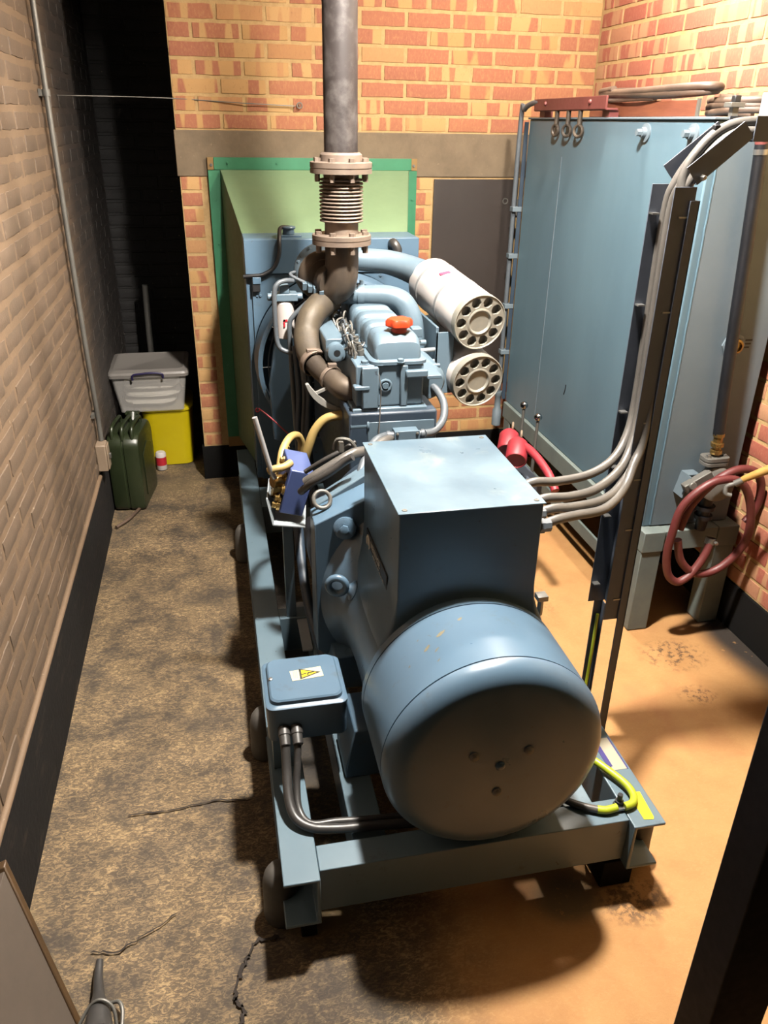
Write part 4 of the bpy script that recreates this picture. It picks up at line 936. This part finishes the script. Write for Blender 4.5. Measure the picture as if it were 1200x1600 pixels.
# red hose looped over the valve
hz_ = [(1.79, 2.345, .445), (1.778, 2.335, .40), (1.755, 2.33, .352), (1.715, 2.325, .30), (1.668, 2.325, .278), (1.627, 2.33, .315), (1.606, 2.33, .40), (1.606, 2.325, .49), (1.620, 2.32, .60), (1.668, 2.31, .672), (1.74, 2.305, .712), (1.825, 2.30, .702), (1.885, 2.30, .620), (1.918, 2.305, .49), (1.897, 2.315, .39), (1.828, 2.325, .315), (1.745, 2.33, .305), (1.675, 2.335, .365), (1.642, 2.335, .46)]
hz2 = [(1.648, 2.345, .50), (1.668, 2.345, .58), (1.70, 2.34, .64), (1.755, 2.335, .70), (1.83, 2.335, .735), (1.905, 2.34, .722), (1.95, 2.345, .67), (1.965, 2.35, .595), (1.955, 2.355, .535), (1.93, 2.355, .50)]
HC = thing('hose_coil', (1.76, 2.33, .45), 'dark red rubber hose looped over the valve at the tank end', 'hose')
build('hose', MB().tube(hz_, .0155, 16, 6), M['redhose'], HC)
build('hose', MB().tube(hz2, .0155, 16, 6), M['redhose'], HC)
build('hose_clip', MB().lathe([(-.012, .0162), (-.012, .019), (.012, .019), (.012, .0162)], (1.79, 2.345, .437), (.2, .1, 1), 16, False).hexbolt((1.80, 2.325, .437), -Y_, .007, .01), M['steel'], HC)
PO = thing('pole', (1.80, 2.27, .70), 'pale yellow wooden pole slanting up from the red hose to the right', 'pole')
build('shaft', MB().tube([(1.792, 2.25, .735), (1.84, 2.20, .79), (1.93, 2.10, .89), (1.975, 2.05, .94)], [.011, .0155, .020, .021], 18, 5), M['pole'], PO)
build('hook', MB().lathe([(0, .013), (.03, .012)], (1.775, 2.262, .715), (.6, -.45, .62), 12).tube([(1.775, 2.262, .715), (1.755, 2.275, .70), (1.752, 2.27, .675), (1.77, 2.26, .67)], .0085, 10, 5), M['galv'], PO)

# pipe pair at the tank's far corner
GP = thing('gauge_pipe', (1.54, 4.07, .38), 'thin blue-grey pipe with clips down the far corner of the tank', 'pipe')
build('pipe', MB().tube([(1.535, 4.085, .40), (1.535, 4.085, 1.0), (1.535, 4.085, 1.86), (1.538, 4.05, 1.925), (1.545, 3.97, 1.950), (1.555, 3.88, 1.952)], .012, 14, 5), M['conduit'], GP)
build('strip', MB().box((1.549, 4.060, .46), (1.569, 4.066, 1.87)), M['blue_dark'], GP)
for z in (1.47, 1.24, .98, .73): build('clip', MB().box((1.520, 4.0565, z-.012), (1.5695, 4.1, z+.012)), M['tank_end'], GP, .002)
build('valve_end', MB().lathe([(.30, .018), (.30, .026), (.39, .026), (.40, .018), (.47, .018), (.475, .022), (.50, .022)], (1.535, 4.085, 0), Z_, 12), M['tank_end'], GP)

# two steel levers with ball ends and two red sockets beside the tank foot
for i, (y, z) in enumerate(((3.246, .705), (3.075, .707))):
    x = 1.35; L0 = thing('ball_lever', (x, y+.02, 0), 'ball-ended steel lever standing beside the tank, ' + ('farther' if i == 0 else 'nearer') + ' of the two', 'lever', 'ball-ended levers by the tank')
    build('rod', MB().cyl((x, y+.02, .02), (x, y, z-.02), .009, 12, .007), M['galv'], L0)
    build('ball', MB().sphere((x, y, z), .018, 20, 14), M['mirror'], L0)
    build('foot', MB().box((x-.03, y-.01, 0), (x+.03, y+.05, .022)), M['stand'], L0, .002)
SB = thing('socket_base', (1.22, 2.93, 0), 'dark grey pedestal under the two red plugs by the tank', 'pedestal')
build('pedestal', MB().box((1.15, 2.84, 0), (1.30, 3.06, .50)), M['tray'], SB, .006)
for i, y in enumerate((3.02, 2.915)):
    RP = thing('red_plug', (1.2, y, .5), 'red cylindrical plug with a cord loop, ' + ('farther' if i == 0 else 'nearer') + ' of the pair beside the tank', 'plug', 'red plugs beside the tank')
    d = Vector((-.35, -.8, -.35)).normalized(); c = Vector((1.20, y, .612))
    build('body', MB().lathe([(-.07, .03), (-.05, .044), (.045, .046), (.05, .042), (.05, .038), (.046, .037), (.046, .001)], c, d, 28, False), M['redplug'], RP)
    build('cord_loop', MB().ring(c-d*.05+Vector((.012, 0, .045)), (.8, -.3, 0), .016, .005, 20, 8), M['beige'], RP)
build('red_pipe', MB().tube([(1.215, 3.05, .60), (1.235, 2.94, .635), (1.25, 2.84, .63), (1.265, 2.72, .595), (1.27, 2.65, .55)], .017, 14, 6), M['redplug'], SB, label='dark red curved pipe')  # red pipe with a free end, attached to the pedestal
build('pipe_stay', MB().box((1.25, 2.64, .02), (1.29, 2.67, .54)), M['tray'], SB, .002) if 0 else None

# things on top of the tank
HG = thing('hanger_bar', (1.5, 3.4, 1.93), 'maroon steel angle bar with three pipe hooks at the tank top', 'bracket')
bxx = 1.545
build('bar', MB().box((bxx-.004, 3.19, 1.918), (bxx+.004, 3.94, 1.965)).box((bxx, 3.19, 1.915), (bxx+.05, 3.94, 1.922)), M['maroon'], HG, .001)
for y in (3.80, 3.33): build('rivet', MB().sphere((bxx-.004, y, 1.945), .010, 12, 8), M['maroon'], HG)
for i, y in enumerate((3.68, 3.555, 3.435)):
    build('hook', MB().cyl((bxx+.006, y, 1.862), (bxx+.006, y, 1.916), .010, 10).ring((bxx+.004, y, 1.838), (.9, .45 if i else .2, 0), .022, .0065, 24, 8), M['castbrown'], HG)
for y in (3.20, 3.86): build('stay', MB().box((bxx+.02, y, 1.890), (bxx+.06, y+.06, 1.9155)), M['maroon'], HG)
PK = thing('timber_block', (1.70, 3.05, TZ1+.008), 'reddish-brown timber baulk lying on the tank top', 'timber')
build('baulk', MB().prism([(1.62, 2.67), (1.74, 2.88), (1.74, 3.50), (1.62, 3.50)], TZ1+.008, 1.944, 'z'), M['wood'], PK, .003)
build('end_strip', MB().box((1.614, 2.655, TZ1+.008), (1.622, 2.669, 1.946)), M['galv'], PK)
def coil(c, R, r, turns, dz, ph, sx=1, sy=1, wob=.01, seed=1):
    rr = random.Random(seed); P = []
    for i in range(int(turns*16)+1):
        w = ph+2*math.pi*i/16; q = 1+wob*6*math.sin(3.1*i/16+seed)
        P.append((c[0]+R*sx*q*math.cos(w), c[1]+R*sy*q*math.sin(w), c[2]+dz*i/16+wob*math.sin(2.3*w+seed)))
    return P
HB = build('hose_bundle', MB().tube(coil((1.70, 3.12, 1.962), .10, 0, 2.4, .012, .4, 1, 4.0, .004, 2), .013, 12, 3), M['hosebrown'], None, 0, 50, org=(1.70, 3.12, 1.945)); tag(HB, 'brown hose loosely coiled on top of the timber baulk', 'hose')
HB2 = build('hose_bundle', MB().tube(coil((1.82, 2.72, 1.903), .09, 0, 3.2, .016, .4, 1, 1.6, .003, 5), .012, 12, 3), M['hosebrown'], None, 0, 50, org=(1.75, 2.6, 1.89)); tag(HB2, 'brown hose coil on the near end of the tank top', 'hose')
CP_ = thing('tank_clamp', (1.66, 2.51, TZ1+.008), 'small grey clamp with a black knob on the near end of the tank top', 'clamp')
build('post', MB().box((1.640, 2.50, TZ1+.008), (1.662, 2.52, 1.925)), M['galv'], CP_, .001)
build('jaw', MB().box((1.625, 2.49, 1.918), (1.675, 2.53, 1.932)), M['galv'], CP_, .002)
build('knob', MB().box((1.642, 2.50, 1.932), (1.664, 2.522, 1.952)), M['black'], CP_, .003)
WB_ = build('pale_box', MB().box((1.755, 2.475, TZ1+.0085), (1.93, 2.53, 1.962)), M['ledge'], None, .003, org=(1.84, 2.5, TZ1)); tag(WB_, 'pale grey box at the near right end of the tank top', 'box')

# ------------------------------------------------------------------ cable tray and the four power cables
CT = thing('cable_tray', (1.15, 1.9, 0), 'dark steel cable tray on two legs rising between generator and tank', 'cable tray')
def chan_v(x0, x1, y0, y1, z0, z1, t=.003):
    return MB().box((x0, y0-t, z0), (x1, y0, z1)).box((x0, y1, z0), (x1, y1+t, z1)).box((x1-t, y0, z0), (x1, y1, z1))
build('upright_tray', chan_v(1.098, 1.157, 1.85, 1.955, .49, 1.731), M['tray'], CT, .0008)
build('leg', MB().box((1.143, 1.842, 0), (1.168, 1.8465, 1.70)).box((1.165, 1.842, 0), (1.168, 1.865, 1.70)), M['tray'], CT)
build('leg', MB().box((1.122, 1.958, 0), (1.152, 1.962, 1.20)).box((1.149, 1.940, 0), (1.152, 1.962, .485)), M['tray'], CT)
dx, dz = Vector((1.25-1.121, 0, 1.874-1.773)), Vector((1.154-1.121, 0, 1.738-1.773))
def plate_y(p, y0, y1): return [(*q[:1], y0, q[1]) for q in p]
q4 = [(1.121, 1.773), (1.25, 1.874), (1.281, 1.843), (1.154, 1.738)]
build('diagonal_tray', MB().prism(q4, 1.847, 1.85).prism(q4, 1.955, 1.958).prism([(1.281, 1.843), (1.154, 1.738), (1.156, 1.736), (1.283, 1.841)], 1.847, 1.958), M['tray'], CT)
build('horizontal_tray', MB().box((1.280, 1.845, 1.834), (1.985, 1.848, 1.886)).box((1.280, 1.955, 1.834), (1.985, 1.958, 1.886)).box((1.280, 1.845, 1.831), (1.985, 1.958, 1.834)), M['tray'], CT)
for z in (1.66, 1.43, 1.13, .96, .80, .56):
    build('cable_tie', MB().box((1.120, 1.845, z), (1.156, 1.8475, z+.004)).box((1.10, 1.935, z), (1.12, 1.957, z+.004)), M['steel'], CT)
build('tray_bolt', MB().hexbolt((1.165, 1.846, 1.752), -Y_, .006, .01), M['steel'], CT)
build('cable_buckle', MB().box((1.190, 1.87, 1.853), (1.205, 1.885, 1.866)), M['black'], CT, .002)
CBL = [[(.745, 1.80, .985), (.80, 1.803, 1.0), (.87, 1.812, .993), (.97, 1.831, .997), (1.05, 1.862, 1.02), (1.105, 1.90, 1.07), (1.134, 1.93, 1.16), (1.139, 1.942, 1.4), (1.138, 1.942, 1.66), (1.146, 1.93, 1.735), (1.182, 1.92, 1.80), (1.232, 1.915, 1.843), (1.30, 1.915, 1.852), (1.5, 1.915, 1.850), (1.975, 1.915, 1.850)],
       [(.745, 1.715, .980), (.80, 1.718, .992), (.87, 1.728, .986), (.96, 1.764, .983), (1.05, 1.82, 1.004), (1.105, 1.868, 1.05), (1.136, 1.906, 1.15), (1.139, 1.917, 1.4), (1.138, 1.917, 1.66), (1.146, 1.90, 1.735), (1.182, 1.892, 1.80), (1.232, 1.886, 1.843), (1.30, 1.886, 1.852), (1.5, 1.886, 1.850), (1.975, 1.886, 1.850)],
       [(.745, 1.662, .978), (.80, 1.668, .986), (.86, 1.683, .978), (.96, 1.722, .970), (1.045, 1.788, .975), (1.105, 1.850, 1.02), (1.134, 1.880, 1.12), (1.139, 1.892, 1.4), (1.138, 1.892, 1.66), (1.146, 1.870, 1.735), (1.182, 1.866, 1.80), (1.232, 1.864, 1.843), (1.30, 1.864, 1.852), (1.5, 1.864, 1.850), (1.975, 1.864, 1.850)],
       [(.745, 1.622, .965), (.80, 1.635, .972), (.86, 1.659, .966), (.96, 1.699, .957), (1.05, 1.775, .972), (1.098, 1.825, 1.02), (1.132, 1.852, 1.10), (1.139, 1.866, 1.4), (1.138, 1.866, 1.66), (1.134, 1.880, 1.752), (1.166, 1.880, 1.814), (1.218, 1.878, 1.858), (1.30, 1.878, 1.874), (1.5, 1.878, 1.872), (1.975, 1.878, 1.872)]]
for i, P in enumerate(CBL):
    o = build('power_cable', MB().tube(P, .0125, 16, 6), M['cable'], None, 0, 60, org=(.745, P[0][1], P[0][2]))
    tag(o, 'grey power cable from terminal box to tray, ' + ('farthest of the four', 'second farthest of the four', 'third from the back', 'nearest of the four')[i], 'cable', 'grey power cables from the terminal box')
    build('cable_gland', MB().lathe([(0, .02), (.012, .02), (.012, .017), (.03, .017)], (.744, P[0][1], P[0][2]), X_, 8), M['conduit'], A)
ew = build('earth_wire', MB().tube([(1.135, 1.95, .44), (1.133, 1.945, .3), (1.128, 1.94, .15), (1.10, 1.90, .02), (1.08, 1.86, .012)], .0055, 8, 5), M['earthyellow'], None, 0, 60, org=(1.13, 1.94, 0)); tag(ew, 'thin yellow earth wire down behind the tray leg', 'wire')

# ------------------------------------------------------------------ left side: conduit, switch, boxes, can
CD = thing('conduit', (XL+.01, 3.72, .37), 'thin grey conduit running down the left wall', 'conduit')
build('pipe', MB().tube([(XL+.022, 3.735, ZC), (XL+.022, 3.73, 2.6), (XL+.022, 3.70, 2.0), (XL+.022, 3.69, 1.5), (XL+.022, 3.70, .95), (XL+.022, 3.735, .60), (XL+.022, 3.735, .47)], .011, 12, 6), M['galv'], CD)
build('saddle', MB().box((XL-.002, 3.66, 1.93), (XL+.008, 3.75, 1.955)).lathe([(-.012, .012), (-.012, .016), (.012, .016), (.012, .012)], (XL+.022, 3.70, 1.943), Z_, 12), M['galv'], CD)
build('saddle', MB().box((XL-.002, 3.69, .595), (XL+.012, 3.77, .612)), M['galv'], CD)
SW = thing('switch_box', (XL+.02, 3.70, .33), 'small beige switch box at the foot of the conduit', 'switch')
build('box', MB().box((XL-.002, 3.665, .335), (XL+.045, 3.745, .468)), M['beige'], SW, .005)
build('cover', MB().box((XL+.045, 3.67, .342), (XL+.052, 3.74, .462)), M['beige'], SW, .003)
build('toggle', MB().box((XL+.052, 3.695, .39), (XL+.062, 3.715, .415)), M['steel'], SW, .002)
WI = build('stretched_wire', MB().tube([(XL, 4.10, 1.942), (-.4, 4.20, 1.945), (-.13, 4.284, 1.944), (.2, 4.272, 1.93), (.45, 4.272, 1.922)], .0022, 6, 4), M['galv'], None, 0, 60, org=(-.4, 4.2, 1.94)); tag(WI, 'thin wire stretched across the dark alcove opening', 'wire')
WE = build('wall_eye', MB().ring((.47, 4.268, 1.925), (0, 1, 0), .012, .003, 16, 6).cyl((.47, 4.266, 1.925), (.47, 4.29, 1.925), .003, 8), M['galv'], None, 0, 60, org=(.47, 4.27, 1.925)); tag(WE, 'small wire eye in the back wall left of the exhaust pipe', 'hook')
AP = build('alcove_pipe', MB().tube([(-.43, 5.2, 0), (-.43, 5.2, .6), (-.42, 5.2, .93)], .02, 12, 3), M['galv'], None, 0, 60, org=(-.43, 5.2, 0)); tag(AP, 'short grey pipe end in the dark alcove behind the storage box', 'pipe')

# yellow bin with the storage box on its rim
YBN = thing('yellow_bin', (-.33, 4.68, 0), 'yellow plastic tub under the storage box', 'bin')
build('tub', MB().loft([[(p[0], p[1], z) for p in rrect(-.46-g_, 4.52-g_, -.20+g_, 4.86+g_, .06+g_*.5, 6)] for z, g_ in ((0, 0), (.30, .012), (.335, .014))]), M['yellowbin'], YBN, 0, 30)
build('rim', MB().loft([[(p[0], p[1], z) for p in rrect(-.48, 4.50, -.18, 4.88, .07, 6)] for z in (.335, .352)]), M['yellowbin'], YBN, .002, 30)
SBX = thing('storage_box', (-.40, 4.66, .352), 'translucent plastic storage box of white cloths on the yellow tub', 'storage box')
def srect(y0, x0, x1, y1, z, r): return [(p[0], p[1], z) for p in rrect(x0, y0, x1, y1, r, 4)]
outer_ = [srect(4.475, -.575, -.225, 4.83, .354, .02), srect(4.45, -.605, -.195, 4.86, .565, .02)]
inner_ = [srect(4.454, -.601, -.199, 4.856, .565, .018), srect(4.479, -.571, -.229, 4.826, .359, .018)]
build('box_body', MB().loft(outer_+inner_), M['clearbox'], SBX, 0, 30)
lidp = build('box_lid', MB().loft([srect(4.435, -.62, -.182, 4.87, .563, .03), srect(4.432, -.623, -.179, 4.873, .580, .03), srect(4.437, -.618, -.184, 4.868, .592, .03), srect(4.475, -.59, -.21, 4.84, .600, .04), srect(4.485, -.58, -.22, 4.83, .594, .04)]), M['lidplastic'], SBX, 0, 30)
build('handle', MB().tube([(-.485, 4.428, .555), (-.48, 4.424, .582), (-.43, 4.422, .590), (-.37, 4.422, .592), (-.325, 4.424, .584), (-.32, 4.428, .56)], .006, 10, 5), M['boxpurple'], SBX, label='dark violet clip handle')
rr = random.Random(21)
for i in range(4):
    cl = MB(); zc = .392+.045*i; LL = []; c = Vector((-.40+rr.uniform(-.01, .01), 4.65, zc))
    for j in range(11):
        v_ = -math.pi/2+math.pi*j/10; ring_ = []
        for k in range(24):
            w = 2*math.pi*k/24; q = 1+.10*noise.noise(Vector((math.cos(w)*1.5+i*7, math.sin(w)*1.5, v_*2)))
            ring_.append((c.x+(.150+.004*i)*q*max(.02, math.cos(v_))**.5*math.copysign(abs(math.cos(w))**.6, math.cos(w)), c.y+.150*q*max(.02, math.cos(v_))**.5*math.copysign(abs(math.sin(w))**.6, math.sin(w)), c.z+.0195*math.sin(v_)+.003*noise.noise(Vector((math.cos(w)*2, math.sin(w)*2, i*3+v_)))))
        LL.append(ring_)
    o = build('folded_cloth', cl.loft(LL), M['cloth'], None, 0, 60, org=(c.x, c.y, zc))
    tag(o, 'white cloth folded inside the storage box, ' + ('bottom', 'second from bottom', 'third from bottom', 'top')[i] + ' of the pile', 'cloth', 'white cloths in the storage box')
CN = thing('small_can', (-.385, 4.50, 0), 'small red and white can on the floor behind the jerrycan', 'can')
build('body', MB().lathe([(0, .028), (.003, .03), (.10, .03), (.108, .024)], (-.385, 4.46, .0), Z_, 24), M['white'], CN)
build('label_band', MB().lathe([(.03, .0304), (.08, .0304)], (-.385, 4.46, .0), Z_, 24, False), M['redprint'], CN)

# olive jerrycan: two pressed halves with a raised seam, triple handle, spout cap
JC = thing('jerrycan', (-.50, 4.08, 0), 'olive green steel jerrycan standing on the floor by the left wall', 'jerrycan')
jm = Matrix.Translation((-.500, 4.085, 0)) @ Matrix.Rotation(math.radians(-8), 4, 'Z')
def J(mb): mb.v = [tuple(jm @ Vector(p)) for p in mb.v]; return mb
side = [(-.172, .0), (.172, .0), (.172, .36), (.135, .412), (-.11, .412), (-.172, .375)]     # profile along the can's length (y), height z
def jside(g, x): 
    P = [(-.172+g, 0+g*.6), (.172-g, 0+g*.6), (.172-g, .355-g*.4), (.125-g, .412-g), (-.13+g, .412-g), (-.172+g, .375-g)]
    o = []
    m = len(P)
    for i in range(m):
        a, b, c = Vector(P[i-1]), Vector(P[i]), Vector(P[(i+1) % m]); r = .028
        p1 = b+(a-b).normalized()*r; p2 = b+(c-b).normalized()*r
        for k in range(5):
            t2 = k/4; q = p1*(1-t2)**2+b*2*t2*(1-t2)+p2*t2**2; o.append((x, q.x, q.y))
    return o
build('body', J(MB().loft([jside(.022, -.082), jside(.006, -.078), jside(0, -.066), jside(0, -.008), jside(.006, -.003), jside(.006, .003), jside(0, .008), jside(0, .066), jside(.006, .078), jside(.022, .082)])), M['olive'], JC, 0, 40)
build('side_panel', J(MB().prism([(-.10, .06), (.10, .06), (.10, .29), (0, .33), (-.10, .29)], .082, .086, 'x')), M['olive'], JC, .003)
for x in (-.05, 0, .05):
    build('handle', J(MB().tube([(x, -.145, .385), (x, -.135, .435), (x, -.10, .452), (x, .02, .452), (x, .055, .44), (x, .065, .405)], .0095, 12, 5)), M['olive'], JC)
build('spout_cap', J(MB().cyl((0, .10, .40), (0, .125, .44), .032, 20).box((-.035, .10, .435), (.035, .14, .448))), M['olive'], JC, .002)
ST = build('hose_offcut', MB().tube([(-.578, 3.717, .008), (-.55, 3.755, .009), (-.515, 3.815, .009), (-.478, 3.92, .008), (-.470, 3.96, .008)], .0085, 10, 5), M['hosebrown'], None, 0, 60, org=(-.52, 3.82, 0)); tag(ST, 'short brown hose offcut on the floor in front of the jerrycan', 'hose')

# ------------------------------------------------------------------ near corner: leaning board, rubber boot, post
LBD = thing('leaning_board', (-.52, 1.25, 0), 'grey board with a brown edge leaning at the left wall, lower left corner', 'board')
pA, pB = Vector((-.434, 1.199, .004)), Vector((-.585, 1.412, .346))
ed = (pB-pA).normalized(); back = Vector((0, -1, 0)); nr = ed.cross(back).normalized()
pC = pA-ed*.0
build('sheet', MB().hexa([*(pA+back*a+nr*b+ed*c for b in (-.006, .006) for a, c in ((.012, .0), (.5, .0), (.5, .40), (.012, .40)))]), M['greyboard'], LBD, .001)
build('edge_strip', MB().hexa([*(pA+back*a+nr*b+ed*c for b in (-.011, .011) for a, c in ((-.006, .0), (.016, .0), (.016, .41), (-.006, .41)))]), M['edgewood'], LBD, .003)
RB = thing('rubber_boot', (-.395, 1.26, 0), 'dark grey tapered rubber boot with a wire loop on the floor, lower left', 'cable end')
build('boot', MB().tube([(-.401, 1.345, .014), (-.399, 1.30, .016), (-.392, 1.25, .024), (-.385, 1.20, .032), (-.38, 1.15, .036)], [.0085, .011, .0135, .026, .034], 18, 6), M['cable_dark'], RB)
build('wire_loop', MB().tube([(-.43, 1.185, .02), (-.405, 1.212, .045), (-.378, 1.214, .060), (-.352, 1.20, .045), (-.345, 1.17, .012)], .004, 10, 5).tube([(-.365, 1.235, .01), (-.345, 1.228, .02), (-.335, 1.205, .02), (-.335, 1.17, .012)], .0045, 10, 5), M['galv'], RB)
NPX = build('steel_post', MB().box((.752, .70, 0), (.865, .78, ZC)), M['postblack'], None, .004, org=(.8, .74, 0)); tag(NPX, 'dark steel post close to the camera at the lower right', 'post')
